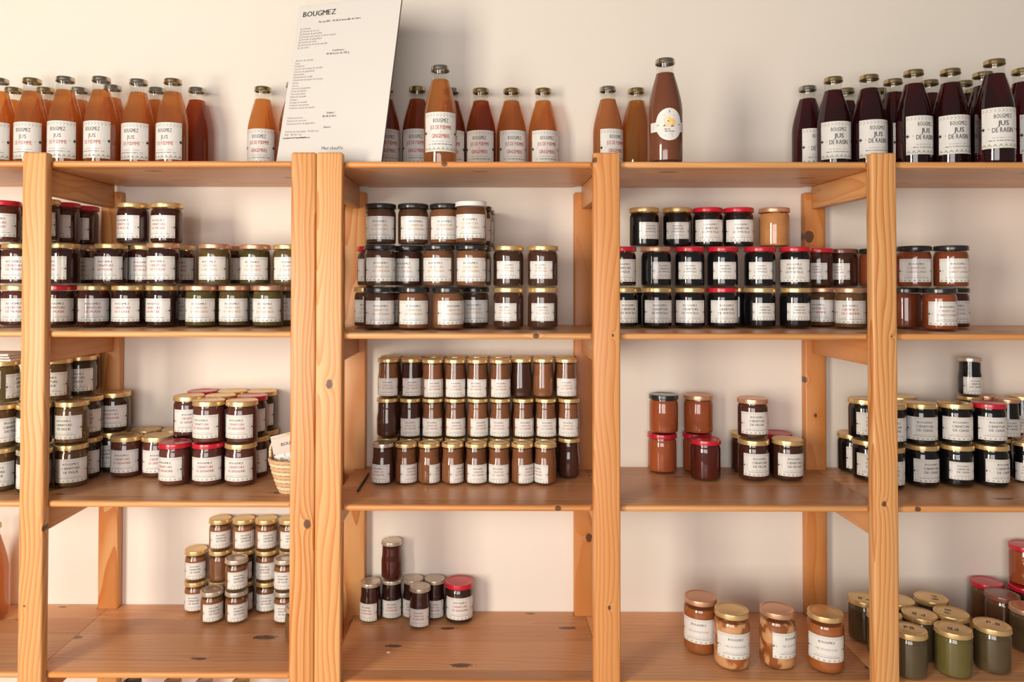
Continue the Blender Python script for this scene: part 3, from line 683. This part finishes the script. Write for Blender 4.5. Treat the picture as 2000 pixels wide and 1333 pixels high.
J(3, 4, 0, 2, 'A', 1.975, [(1691, 'darkgreen', 'gold', None, 1.975), (1752, 'darkgreen', 'gold', None, 1.965), (1819, 'darkgreen', 'gold', None, 1.98), (1961, 'rust', 'brown', None, 2.0)])
J(3, 4, 0, 3, 'A', 2.08, [(1928, 'rust', 'red', None, 2.085), (2003, 'rust', 'red', None, 2.06)])
J(3, 4, 1, 0, 'A', 2.07, [(2003, 'orange', 'red', None, 2.07)])
# top shelf: bottles
J(0, 0, 0, 0, 'bottle', 1.99, [(-2, 'juice', 'silver', 'pomme', None, -15)])
J(0, 0, 0, 1, 'bottle', 2.085, [(26, 'juice', 'gold', None)])
J(0, 1, 0, 0, 'bottle', 1.99, [(62, 'juice', 'gold', 'pomme', 1.99, -18), (127, 'juice', 'silver', 'pomme', 1.975, -14), (200, 'juice', 'silver', 'pomme', 1.985, -20), (270, 'juice', 'silver', 'pomme', 2.0, -16), (337, 'juice', 'gold', 'pomme', 1.995, -20), (513, 'juice', 'gold', 'gingembre', 2.075, -8)])
J(0, 1, 0, 1, 'bottle', 2.085, [(88, 'juice', 'gold', None), (155, 'juice', 'silver', None), (229, 'juice', 'silver', None), (306, 'juice', 'silver', None), (384, 'darkjuice', 'silver', None), (575, 'darkjuice', 'silver', None, 2.03)])
J(0, 2, 0, 0, 'bottle', 1.88, [(860, 'juice', 'silver', 'gingembre', 1.87, 3)])
J(0, 2, 0, 1, 'bottle', 2.088, [(752, 'darkjuice', 'gold', 'gingembre', 2.07, 15), (815, 'darkjuice', 'gold', 'gingembre', 2.07, -3), (882, 'darkjuice', 'silver', 'gingembre'), (938, 'darkjuice', 'gold', 'gingembre', None, -6), (999, 'juice', 'gold', 'gingembre', None, 12), (1061, 'juice', 'gold', 'gingembre', None, 14)])
J(0, 3, 0, 0, 'bottle', 1.81, [(1299, 'soup', 'silver', 'oval', 1.81, 0)])
J(0, 3, 0, 1, 'bottle', 2.085, [(1186, 'peachjuice', 'silver', 'gingembre', 2.07, 30), (1243, 'goldjuice', 'gold', None)])
J(0, 3, 0, 2, 'bottle', 2.05, [(1576, 'grape', 'silver', 'raisin', 2.07, 34), (1628, 'grape', 'gold', 'raisin', 1.97, 8), (1698, 'grape', 'gold', 'raisin', 1.95, 18), (1652, 'grape', 'gold', None, 2.085)])
J(0, 4, 0, 0, 'bottle', 1.9, [(1785, 'grape', 'gold', 'raisin', 1.905, 26), (1857, 'grape', 'gold', 'raisin', 1.895, 12), (1943, 'grape', 'gold', 'raisin', 1.815, 10), (1996, 'grape', 'gold', 'raisin', 1.89, 40)])
J(0, 4, 0, 1, 'bottle', 2.0, [(1745, 'grape', 'gold', 'raisin', 1.99, 50), (1815, 'grape', 'gold', None, 2.0), (1885, 'grape', 'gold', None, 2.0), (1918, 'grape', 'gold', None, 1.93)])
J(0, 4, 0, 2, 'bottle', 2.085, [(1715, 'grape', 'gold', None), (1905, 'grape', 'gold', None)])
# bottles just showing under the fourth shelf, and one behind the first post
J(4, 1, 0, 0, 'bottle', 2.0, [(258, 'darkjuice', 'black', None), (337, 'juice', 'gold', None), (398, 'juice', 'silver', None), (470, 'juice', 'gold', None)])
J(3, 0, 0, 0, 'bottle', 2.04, [(-17, 'peachjuice', 'gold', None)])

# turn of each label to the viewer, where it shows clearly: (shelf, bay, tier, column) -> degrees
TURN = {(1,1,0,117): -13, (1,1,0,184): -5, (1,1,0,250): -22, (1,1,0,317): -36, (1,1,0,394): -8, (1,1,0,459): -9, (1,1,0,524): -13, (1,1,1,124): -54, (1,1,1,219): -22, (1,1,1,319): -22, (1,1,1,420): -24, (1,1,1,499): -13, (1,1,1,563): 0, (1,1,1,276): -5, (1,1,2,260): -42, (1,1,2,326): -34, (1,1,2,123): -39, (1,1,2,162): -42, (2,1,1,408): -30, (2,1,1,473): -22, (2,1,1,369): 0, (2,1,1,139): -29, (2,1,1,176): -5, (2,1,1,217): -18, (2,1,0,342): -40, (2,1,0,407): -13, (2,1,0,471): -18, (2,1,0,138): -2, (2,1,0,248): -19, (2,1,0,307): 0, (1,2,0,741): 6, (1,2,0,808): 0, (1,2,0,875): 24, (1,2,0,993): -15, (1,2,0,1060): 0, (1,2,2,744): -6, (1,2,2,807): 12, (1,2,2,869): 0, (1,2,2,920): -3, (1,2,1,742): 4, (1,2,1,857): -13, (1,2,1,921): -4, (1,2,1,797): -18, (1,2,1,993): -2, (1,2,1,1060): -8, (1,3,0,1216): 25, (1,3,0,1282): 15, (1,3,0,1347): 2, (1,3,0,1411): 17, (1,3,0,1484): 20, (1,3,0,1553): 17, (1,3,0,1661): 0, (1,3,1,1281): 34, (1,3,1,1346): 4, (1,3,1,1411): 11, (1,3,1,1484): 4, (1,3,1,1553): -3, (1,3,2,1258): 28, (1,3,2,1322): 4, (1,3,2,1382): 12, (1,3,2,1442): 13, (1,4,1,1785): 10, (1,4,1,1857): 26, (1,4,0,1834): 29, (2,3,1,1470): 18, (2,3,0,1470): 26, (2,3,0,1536): 28, (2,4,1,1797): 17, (2,4,1,1865): 21, (2,4,1,1931): 29, (2,4,1,1692): 36, (2,4,0,1800): 37, (2,4,0,1868): 23, (2,4,0,1936): 46, (2,4,0,1695): 20, (2,4,0,1667): 40, (3,3,0,1368): -6, (3,3,0,1429): 14, (3,3,0,1518): 50, (3,3,0,1612): 4}
for it in ITEMS:
    q = TURN.get((it['shelf'], it['bay'], it['tier'], it['px']))
    if q is not None: it['yaw'] = q

# ---------------------------------------------------------------- ease overlapping neighbours apart, then build
SHELF_Z = lambda it: (ZL if it['bay'] < 2 else ZR)[it['shelf']]
BAY_X = {0: (FRONT_POSTS['end'][1], FRONT_POSTS['left'][0]), 1: (FRONT_POSTS['left'][1], FRONT_POSTS['A'][0]), 2: (FRONT_POSTS['B'][1], FRONT_POSTS['third'][0]),
         3: (FRONT_POSTS['third'][1], FRONT_POSTS['fourth'][0]), 4: (FRONT_POSTS['fourth'][1], FRONT_POSTS['far'][0])}
for it in ITEMS:
    below = it['tier'] * (HT['A'] if it['kind'] == 'B' and it['bay'] == 9 else HT[it['kind']])
    it['z'] = SHELF_Z(it) + below
    it['y'] = it['D'] - 1.74
    it['x'] = x_at(it['px'], it['y'], it['z'] + HT[it['kind']] * 0.5)
for rep in range(120):
    worst = 0
    for i, a in enumerate(ITEMS):
        for b in ITEMS[i + 1:]:
            if a['shelf'] != b['shelf'] or abs(a['z'] - b['z']) > 0.06: continue
            dx, dy = b['x'] - a['x'], b['y'] - a['y']; d = sqrt(dx * dx + dy * dy); need = RAD[a['kind']] + RAD[b['kind']] + 0.0012
            if d < need:
                worst = max(worst, need - d); p = (need - d) / 2 * 0.9
                ux, uy = (dx / d, dy / d) if d > 1e-6 else (1, 0)
                a['x'] -= ux * p; a['y'] -= uy * p; b['x'] += ux * p; b['y'] += uy * p
    for it in ITEMS:
        r = RAD[it['kind']]
        it['y'] = min(it['y'], WALL_Y - r - 0.0015); it['y'] = max(it['y'], SH_Y0 + r * 0.72)
        # clear of front and back posts at the bay's ends
        x0, x1 = BAY_X[it['bay']]
        for px0, px1, kn in FRONT_POSTS.values():
            for (q0, q1) in ((0.0, POST_D), (BACK_Y, BACK_Y + 0.028)):
                cx = min(max(it['x'], px0), px1); cy = min(max(it['y'], q0), q1)
                ex, ey = it['x'] - cx, it['y'] - cy; e = sqrt(ex * ex + ey * ey)
                if e < r + 0.001:
                    if e < 1e-6: it['x'] += r if it['x'] > (px0 + px1) / 2 else -r
                    else:
                        k = (r + 0.001 - e) / e; it['x'] += ex * k; it['y'] += ey * k
    if worst < 2e-4: break

# jars that stand on others rest on the highest lid under them
ITEMS.sort(key=lambda q: q['tier'])
for it in ITEMS:
    if it['tier'] == 0: continue
    sup = [b['z'] + HT[b['kind']] for b in ITEMS if b['tier'] == it['tier'] - 1 and b['shelf'] == it['shelf'] and (b['x'] - it['x']) ** 2 + (b['y'] - it['y']) ** 2 < (RAD[b['kind']] + RAD[it['kind']] * 0.85) ** 2]
    if sup: it['z'] = max(sup) + 0.0002

WHAT = {'strawberry': 'strawberry jam', 'plum': 'strawberry jam', 'green': 'green-tomato jam', 'olive': 'olive-brown jam', 'fig': 'fig jam', 'figbrown': 'brown fig jam', 'darkfig': 'dark jam', 'pome': 'pomegranate jam',
        'darkpome': 'pomegranate jam', 'lemon': 'lemon jam', 'darklemon': 'dark lemon jam', 'umber': 'dark brown jam', 'brown': 'brown jam', 'darkbrown': 'dark brown jam', 'blueberry': 'blueberry jam',
        'apple': 'apple compote', 'caramel': 'pale orange compote', 'apricot': 'apricot jam', 'orange': 'orange jam', 'redjam': 'dark red jam', 'peach': 'peach jam', 'cherry': 'cherry jam',
        'honey': 'clear honey', 'foamhoney': 'crystallised honey', 'darkgreen': 'dark green preserve', 'midgreen': 'olive green preserve', 'rust': 'rusty brown preserve',
        'juice': 'apple juice', 'darkjuice': 'dark apple juice', 'peachjuice': 'peach-coloured juice', 'goldjuice': 'golden juice', 'soup': 'brown nectar', 'grape': 'grape juice'}
SHELF_NAME = ['top shelf', 'second shelf', 'third shelf', 'fourth shelf', 'lowest shelf']
TIER = ['bottom tier', 'middle tier', 'top tier']
ROW = ['', ' behind', ' far behind', ' hindmost']
ORD = ['first', 'second', 'third', 'fourth', 'fifth', 'sixth', 'seventh', 'eighth', 'ninth', 'tenth', 'eleventh']
REF = {0: 'end post', 1: 'double post', 2: 'double post', 3: 'knotty post', 4: 'knotty post'}
rows = {}
for it in ITEMS: rows.setdefault((it['shelf'], it['bay'], it['tier'], it['row']), []).append(it)
for k, l in rows.items():
    l.sort(key=lambda q: q['px'], reverse=k[1] in (1, 3))
    for i, it in enumerate(l): it['ord'] = i
def describe(it):
    c = WHAT[it['c']]
    if it['c'] == 'plum' and it['lab'] == 'grenadine': c = 'dark pomegranate jam'
    if it['c'] == 'plum' and it['lab'] == 'figue': c = 'dark fig jam'
    if it['c'] == 'brown' and it['lab'] is None and it['bay'] == 1: c = 'unlabelled brown jam'
    k = 'bottle' if it['kind'] == 'bottle' else 'jar'
    s = '%s %s of %s' % (it['lid'] + '-lidded', k, c)
    o = '%s %s %s' % (ORD[it['ord']], ('before', 'before', 'past', 'before', 'past')[it['bay']], REF[it['bay']])
    tail = SHELF_NAME[it['shelf']]
    if k == 'bottle': t = 'standing on ' + tail
    else:
        n = max(q['tier'] for q in ITEMS if (q['shelf'], q['bay']) == (it['shelf'], it['bay']))
        t = (TIER[it['tier']] + ', ' if n else '') + tail
    if k == 'bottle': t = ('in front on ' if it['row'] == 0 else 'standing on ') + tail
    return '%s, %s, %s%s' % (s, o, t, ROW[it['row']])
def group_of(it):
    c = WHAT[it['c']]
    if it['kind'] == 'bottle': return 'grape juice bottles on the top shelf' if it['c'] == 'grape' else ('juice bottles on the ' + SHELF_NAME[it['shelf']])
    if it['kind'] == 'D': return 'honey jars on the fourth shelf'
    return {'strawberry': 'strawberry', 'plum': 'strawberry'}.get(it['c'], it['c']) and 'jars on the %s, bay %s' % (SHELF_NAME[it['shelf']], ['before the first post', 'with the basket', 'past the double post', 'before the knotty post', 'past the knotty post'][it['bay']])

def oval_label(o):
    """oval sticker with a drawn fruit over a paper strap"""
    r, z0, h, wd = 0.0420, 0.052, 0.078, 0.066
    def bend(fl, lift):
        return [((r + lift) * sin(a / r), -(r + lift) * cos(a / r), z0 + b) for a, b in fl]
    st = Flat(); N = 30; sw = 0.098
    for k in range(N): st.quad([(-sw / 2 + sw * k / N, 0.022), (-sw / 2 + sw * (k + 1) / N, 0.022), (-sw / 2 + sw * (k + 1) / N, 0.045), (-sw / 2 + sw * k / N, 0.045)], 0)
    V = bend(st.v, 0.0003); Fc = list(st.f); Mm = list(st.m)
    for sx in (-1, 1):
        q = Flat()
        for i in range(4): q.stroke((sx * 0.044 - 0.006, 0.026 + i * 0.0045), (sx * 0.044 + 0.006, 0.026 + i * 0.0045), 0.0008, 1)
        n = len(V); V += bend(q.v, 0.0005); Fc += [tuple(i + n for i in p) for p in q.f]; Mm += q.m
    me = mesh('label_strap', V, Fc, [PAPER, INK], Mm); obj('label_strap', me, o)
    p = Flat(); pts = []
    for j in range(13):
        yy = -cos(pi * j / 12); ww = sqrt(max(0, 1 - yy * yy))
        pts.append([(wd / 2 * ww * (-1 + 2 * i / 12), h / 2 + h / 2 * yy) for i in range(13)])
    for j in range(12):
        for i in range(12): p.quad([pts[j][i], pts[j][i + 1], pts[j + 1][i + 1], pts[j + 1][i]], 0)
    q = Flat()
    YEL, ORG, PALE, GRN, PINK = 2, 3, 4, 5, 6
    q.dot((-0.003, 0.047), 0.0095, YEL, 14); q.dot((0.007, 0.044), 0.0085, ORG, 14)
    q2 = Flat()
    q2.quad([(-0.009, 0.033), (0.003, 0.033), (0.007, 0.037), (-0.002, 0.047), (-0.008, 0.042)], PALE)
    q2.quad([(-0.015, 0.034), (-0.009, 0.034), (-0.011, 0.039)], GRN); q2.quad([(0.002, 0.0325), (0.011, 0.0335), (0.006, 0.038)], GRN)
    q2.quad([(-0.003, 0.044), (0.000, 0.047), (-0.005, 0.048)], 1); q2.quad([(0.007, 0.034), (0.012, 0.034), (0.010, 0.037)], PINK)
    [q2.stroke((a, y), (b, y), 0.0017, 1) for a, b, y in ((-0.012, -0.005, 0.0270), (-0.003, 0.001, 0.0270), (-0.011, -0.004, 0.0222), (-0.002, 0.004, 0.0222), (0.005, 0.012, 0.0222))]
    q2.stroke((-0.013, 0.0605), (0.013, 0.0605), 0.0010, 1); q2.stroke((-0.010, 0.0105), (0.008, 0.0105), 0.0010, 1); q2.stroke((0.002, 0.0155), (0.008, 0.0155), 0.0008, 1)
    q2.stroke((-0.030, 0.037), (-0.024, 0.0375), 0.0012, 1); q2.stroke((0.022, 0.0385), (0.031, 0.0392), 0.0012, 1)
    q2.stroke((0, 0.068), (0, 0.072), 0.0012, 1); q2.stroke((-0.002, 0.0675), (0.002, 0.0675), 0.0008, 1); q2.stroke((-0.002, 0.073), (0.0015, 0.071), 0.0008, 1)
    V, Fc, Mm = bend(p.v, 0.0007), list(p.f), list(p.m)
    for fl, li in ((q, 0.0009), (q2, 0.0011)):
        n = len(V); V += bend(fl.v, li); Fc += [tuple(i + n for i in t) for t in fl.f]; Mm += fl.m
    me = mesh('label', V, Fc, [PAPER, INK, plain('yellow ink', (0.85, 0.62, 0.14, 1)), plain('orange ink', (0.85, 0.50, 0.20, 1)), plain('cream ink', (0.86, 0.62, 0.34, 1)), plain('green ink', (0.03, 0.12, 0.05, 1)), plain('pink ink', (0.75, 0.10, 0.20, 1))], Mm)
    obj('label', me, o)
def lid_writing(it, parent):
    p = Flat(); s = 0.021
    p.text(rnd.choice(['P.B', 'PB', 'P B']), 0.002, 0.0, s, 0, gap=0.16)
    H = HT[it['kind']]; a = rnd.uniform(-0.35, 0.35)
    v = [(x * cos(a) - y * sin(a), x * sin(a) + y * cos(a), H - 0.0006) for x, y in p.v]
    obj('handwriting', mesh('handwriting', v, p.f, INK), parent)

for it in ITEMS:
    k = it['kind']
    nm = 'juice_bottle' if k == 'bottle' else ('honey_jar' if k == 'D' else 'jam_jar')
    face = math.degrees(atan2(-it['x'], it['y'] + 1.74))
    yaw = it['yaw'] + face if it['yaw'] is not None else rnd.uniform(-7, 7) + face * 0.45
    if k == 'bottle' and it['yaw'] is not None: yaw = it['yaw'] + face * 0.6
    o = thing(nm, describe(it), 'bottle' if k == 'bottle' else 'jar', (it['x'], it['y'], it['z'] + 0.0003), 0, group_of(it))
    spin = rnd.uniform(0, 360)
    obj('glass', glass_mesh(k), o)
    obj('contents', fill_mesh(k, it['c']), o, (0, 0, 0), radians(spin))
    l = obj('cap' if k == 'bottle' else 'lid', lid_mesh(k, it['lid']), o, (0, 0, 0), radians(spin))
    if it['lab'] == 'oval': oval_label(o)
    elif it['lab']: obj('label', label_mesh('As' if it['small'] else k, it['lab']), o, (0, 0, 0), radians(yaw))
    if it['shelf'] == 3 and it['bay'] == 4 and it['lid'] == 'gold': lid_writing(it, l)

SIGN_W, SIGN_H = 0.3058, 0.447
SIGN_LOC = (-0.532, 1.904 - 1.74, ZL[0] + 0.0115)
SIGN_ROT = (Matrix.Rotation(-0.3464, 3, 'Z') @ Matrix.Rotation(-0.1815, 3, 'X') @ Matrix.Rotation(0.0352, 3, 'Y')).to_euler()
# ---------------------------------------------------------------- price board
def board():
    W, H, T = SIGN_W, SIGN_H, 0.004
    o = thing('price_board', 'white price list board with dark edges leaning above the double post', 'sign', SIGN_LOC)
    o.rotation_euler = SIGN_ROT
    face = plain('board paper', (0.70, 0.67, 0.63, 1), 0.5); edge = plain('board edge', (0.10, 0.07, 0.05, 1), 0.6)
    obj('backing', box_mesh('backing', 0, W, 0.0006, T, 0, H, edge), o)
    obj('sheet', box_mesh('sheet', 0.0008, W - 0.0008, -0.0004, 0.0006, 0.0008, H - 0.0008, face), o)
    p = Flat()
    def L(t, x, y, s, m=0, bold=0.0): p.text(t, x * W, H - y * W, s * W, m, align='l', bold=bold)
    L('BOUGMEZ', 0.055, 0.112, 0.070, 0, 0.02)
    L('Pur jus BIO : 40 dh la bouteille de 1 litre', 0.225, 0.180, 0.0245, 0, 0.022)
    y = 0.232
    for t in ('Jus Pomme', 'Jus Pomme & citron', 'Jus Pomme & grenadine', 'Jus Pomme aux epices (a boire chaud)', 'Jus Pomme & gingembre', 'Jus Pomme & raisin', 'Jus Pomme & citron & cannelle', 'Jus de raisin'):
        L(t, 0.048, y, 0.0225, 1); y += 0.0253
    L('Confitures :', 0.40, 0.457, 0.0245, 0, 0.02); L('40 dh le pot de 320 g', 0.345, 0.485, 0.0245, 0, 0.02)
    y = 0.528
    for t in ('Abricot & cannelle', 'Figue', 'Framboise', 'Carotte & orange & cannelle', 'Carotte & gingembre', 'Clementine', 'Clementine & vanille', 'Clementine & pepins de courge', 'Cerise', 'Citron', 'Citron & gingembre', 'Prune & menthe', 'Poire & pomme', 'Melon & cannelle', 'Orange', 'Orange & cannelle', 'Compote de pomme', 'Tomates cerises & menthe'):
        L(t, 0.048, y, 0.0225, 1); y += 0.0255
    L('Soupes :', 0.43, 1.018, 0.0245, 0, 0.02); L('80 dh le litre', 0.395, 1.048, 0.0245, 0, 0.02)
    y = 1.050
    for t in ('Veloute potiron', 'Veloute de carottes', 'Veloute potiron & gingembre'):
        L(t, 0.048, y, 0.0225, 1); y += 0.0260
    L('Divers', 0.42, 1.145, 0.0245, 0, 0.02)
    L('Tomme de montagne : 70 dh le kg', 0.048, 1.173, 0.0225, 1); L('Miel : 400 dh / kg', 0.048, 1.200, 0.0225, 1)
    xs = [(0.03 + 0.27 * k / 14) * W for k in range(15)]; yy = 1.222
    for a, b in zip(xs, xs[1:]): p.stroke((a, H - (yy + rnd.uniform(-0.003, 0.003)) * W), (b, H - (yy + rnd.uniform(-0.003, 0.003)) * W), rnd.uniform(0.0012, 0.0030), 0)
    L('Miel chauffe', 0.43, 1.335, 0.040, 0)
    v = [(x, -0.0007, z) for x, z in p.v]
    obj('print', mesh('print', v, p.f, [INK, INKLIST], p.m), o)['kind'] = 'stuff'
board()

# ---------------------------------------------------------------- woven basket with a card in it
RAFFIA = plain('raffia', (0.80, 0.58, 0.36, 1), 0.75); RAFFIA_D = plain('dark raffia', (0.62, 0.40, 0.22, 1), 0.8)  # two raffia tones: coils alternate, the base takes the darker one
bx_y = 0.105; bx_z = ZL[2]
bx_x = x_at(568, bx_y, bx_z + 0.04)
bk = thing('woven_basket', 'small woven raffia basket with looped handle beside the double post, third shelf', 'basket', (bx_x, bx_y, bx_z))
nc = 9
for k in range(nc):
    t0 = k / (nc - 1); R = 0.024 + 0.026 * t0 ** 0.8; z = 0.0042 + 0.078 * t0
    n = 40
    pts = [((R + 0.0007 * (i % 2)) * Vector((cos(2 * pi * i / n), sin(2 * pi * i / n), 0)) + Vector((0, 0, z + 0.0006 * (-1) ** i))) for i in range(n)]
    v, f = tube(pts, [0.0050 if (i + k) % 3 else 0.0043 for i in range(n)], 7, True)
    obj('coil', mesh('coil', v, f, RAFFIA if k % 2 else RAFFIA_D, None, True), bk)
obj('base', lathe('base', [(0, 0.0005), (0.024, 0.0005), (0.024, 0.006), (0, 0.006)], 30, RAFFIA_D), bk)
for ph in (0, pi):
    pts, rad = [], []
    for i in range(41):
        a = pi * i / 40; s = 0.0016 * sin(i * 1.9 + ph); c = 0.0016 * cos(i * 1.9 + ph)
        pts.append(((0.050 + 0.006 * sin(2 * a) ** 2) * -cos(a) - 0.006 * sin(a) + s, c, 0.080 + 0.060 * sin(a) + s)); rad.append(0.0026)
    v, f = tube(pts, rad, 7)
    obj('handle', mesh('handle', v, f, RAFFIA, None, True), bk)
def packet():
    w_, h_ = 0.072, 0.085
    o = thing('label_card_packet', 'printed card in a clear packet standing in the raffia basket', 'packet', (bx_x + 0.004, bx_y - 0.012, bx_z + 0.062))
    o.rotation_euler = (radians(-10), radians(-12), radians(8))
    p = Flat(); 
    p.text('BOUGMEZ', 0.012, h_ * 0.66, h_ * 0.13, 1, bold=0.02)
    n = 12
    for k in range(n):
        x = -w_ / 2 + w_ * (k + 0.2) / n
        p.stroke((x, h_ * 0.90), (x + 0.003, h_ * 0.925), 0.0007, 2); p.stroke((x + 0.003, h_ * 0.925), (x, h_ * 0.95), 0.0007, 2)
        p.quad([(x, h_ * 0.30), (x + 0.0045, h_ * 0.30), (x + 0.00225, h_ * 0.36)], 3)
    p.stroke((-w_ * 0.3, h_ * 0.25), (w_ * 0.45, h_ * 0.25), 0.0008, 1); p.dot((-w_ * 0.47, h_ * 0.45), 0.0022, 1)
    obj('card', box_mesh('card', -w_ / 2, w_ / 2, 0, 0.0012, 0, h_, plain('card', (0.66, 0.56, 0.48, 1), 0.5)), o)
    obj('print', mesh('print', [(x, -0.0003, z) for x, z in p.v], p.f, [PAPER, INK, INKGREY, INKGREEN], p.m), o)['kind'] = 'stuff'
    g = Flat(); N = 8; v, f = [], []
    for i in range(N + 1):
        for j in range(N + 1):
            x = -0.035 + 0.07 * i / N; z = -0.012 + 0.05 * j / N
            v.append((x, -0.004 - 0.003 * sin(i * 2.1 + j * 1.3), z))
    for i in range(N):
        for j in range(N): f.append((i * (N + 1) + j, (i + 1) * (N + 1) + j, (i + 1) * (N + 1) + j + 1, i * (N + 1) + j + 1))
    obj('clear_wrapper', mesh('clear_wrapper', v, f, GLASS, None, True), o)
packet()

# ---------------------------------------------------------------- thin black stick on the third shelf
y0 = 1.758 * (990 - 553.4) / (965 - 553.4) - 1.74; y1 = 1.758 * (990 - 553.4) / (929 - 553.4) - 1.74
a = Vector((x_at(698, y0, ZR[2]), y0, 0)); b = Vector((x_at(720, y1, ZR[2]), y1, 0)); c_ = (a + b) / 2
v, f = tube([a - c_, a - c_ + (b - a) * 0.03, b - c_ - (b - a) * 0.03, b - c_], [0.0012, 0.0026, 0.0026, 0.0018], 10)
st = obj('stick', mesh('stick', v, f, plain('black stick', (0.012, 0.011, 0.011, 1), 0.4), None, True), None, (c_.x, c_.y, ZR[2] + 0.0029))
st['label'] = 'thin black stick lying on the third shelf beside the double post'; st['category'] = 'stick'

# ---------------------------------------------------------------- folded paper bundle on top of the fig stack in the first bay
top = [q for q in ITEMS if q['shelf'] == 2 and q['bay'] == 0 and q['tier'] == 2][0]
pb = thing('paper_bundle', 'flat white paper bundle tied with brown twine on top of the end fig jars', 'paper', (top['x'], top['y'], top['z'] + HT['A'] + 0.0006))
WP = plain('white paper', (0.80, 0.77, 0.72, 1), 0.6)
for k in range(3):
    s = obj('sheet', box_mesh('sheet', -0.06, 0.046 - 0.003 * k, -0.04, 0.05, 0.0062 * k, 0.0062 * k + 0.0058, WP, 0.002, 2), pb)
TW = plain('twine', (0.32, 0.17, 0.08, 1), 0.8)
for x, dz in ((0.0, 0.0), (0.0, 0.006)):
    pts = [(-0.061 + 0.108 * i / 14, -0.0412 - 0.0008 * sin(i), 0.003 + dz + 0.0035 * i / 14 + 0.0012 * sin(i * 1.4)) for i in range(15)]
    v, f = tube(pts, 0.0011, 6); obj('twine', mesh('twine', v, f, TW, None, True), pb)

# ---------------------------------------------------------------- tall window behind the camera (source of the daylight), seen only as reflections
WF = plain('window paint', (0.72, 0.66, 0.58, 1), 0.5)
wn = bpy.data.objects.new('window_1', None); link(wn); wn['kind'] = 'structure'; wn.location = WIN + WIN_DIR * 0.06 - Vector((0, 0, 0.87)); wn.rotation_euler = (0, 0, -atan2(WIN_DIR.x, WIN_DIR.y))
for x0, x1, z0, z1 in ((-0.50, -0.43, -0.07, 1.81), (0.43, 0.50, -0.07, 1.81), (-0.43, 0.43, -0.07, 0.0), (-0.43, 0.43, 1.74, 1.81)):
    obj('frame', box_mesh('frame', x0, x1, -0.03, 0.03, z0, z1, WF, 0.003), wn)
obj('mullion', box_mesh('mullion', -0.015, 0.015, -0.02, 0.02, 0.0, 1.74, WF, 0.002), wn)
for z in (0.57, 1.15): obj('muntin', box_mesh('muntin', -0.43, 0.43, -0.018, 0.018, z, z + 0.026, WF, 0.002), wn)

# ---------------------------------------------------------------- pale chip on the fourth shelf
cy = 1.758 * 777.6 / (1276 - 553.4) - 1.74
ch = obj('wood_chip', box_mesh('wood_chip', -0.005, 0.005, -0.003, 0.003, 0, 0.003, plain('pale chip', (0.80, 0.68, 0.52, 1), 0.7), 0.0008, 1), None, (x_at(759, cy, ZR[3]), cy, ZR[3] + 0.0002), 0.2)
ch['label'] = 'tiny pale wood chip lying alone on the fourth shelf'; ch['category'] = 'chip'
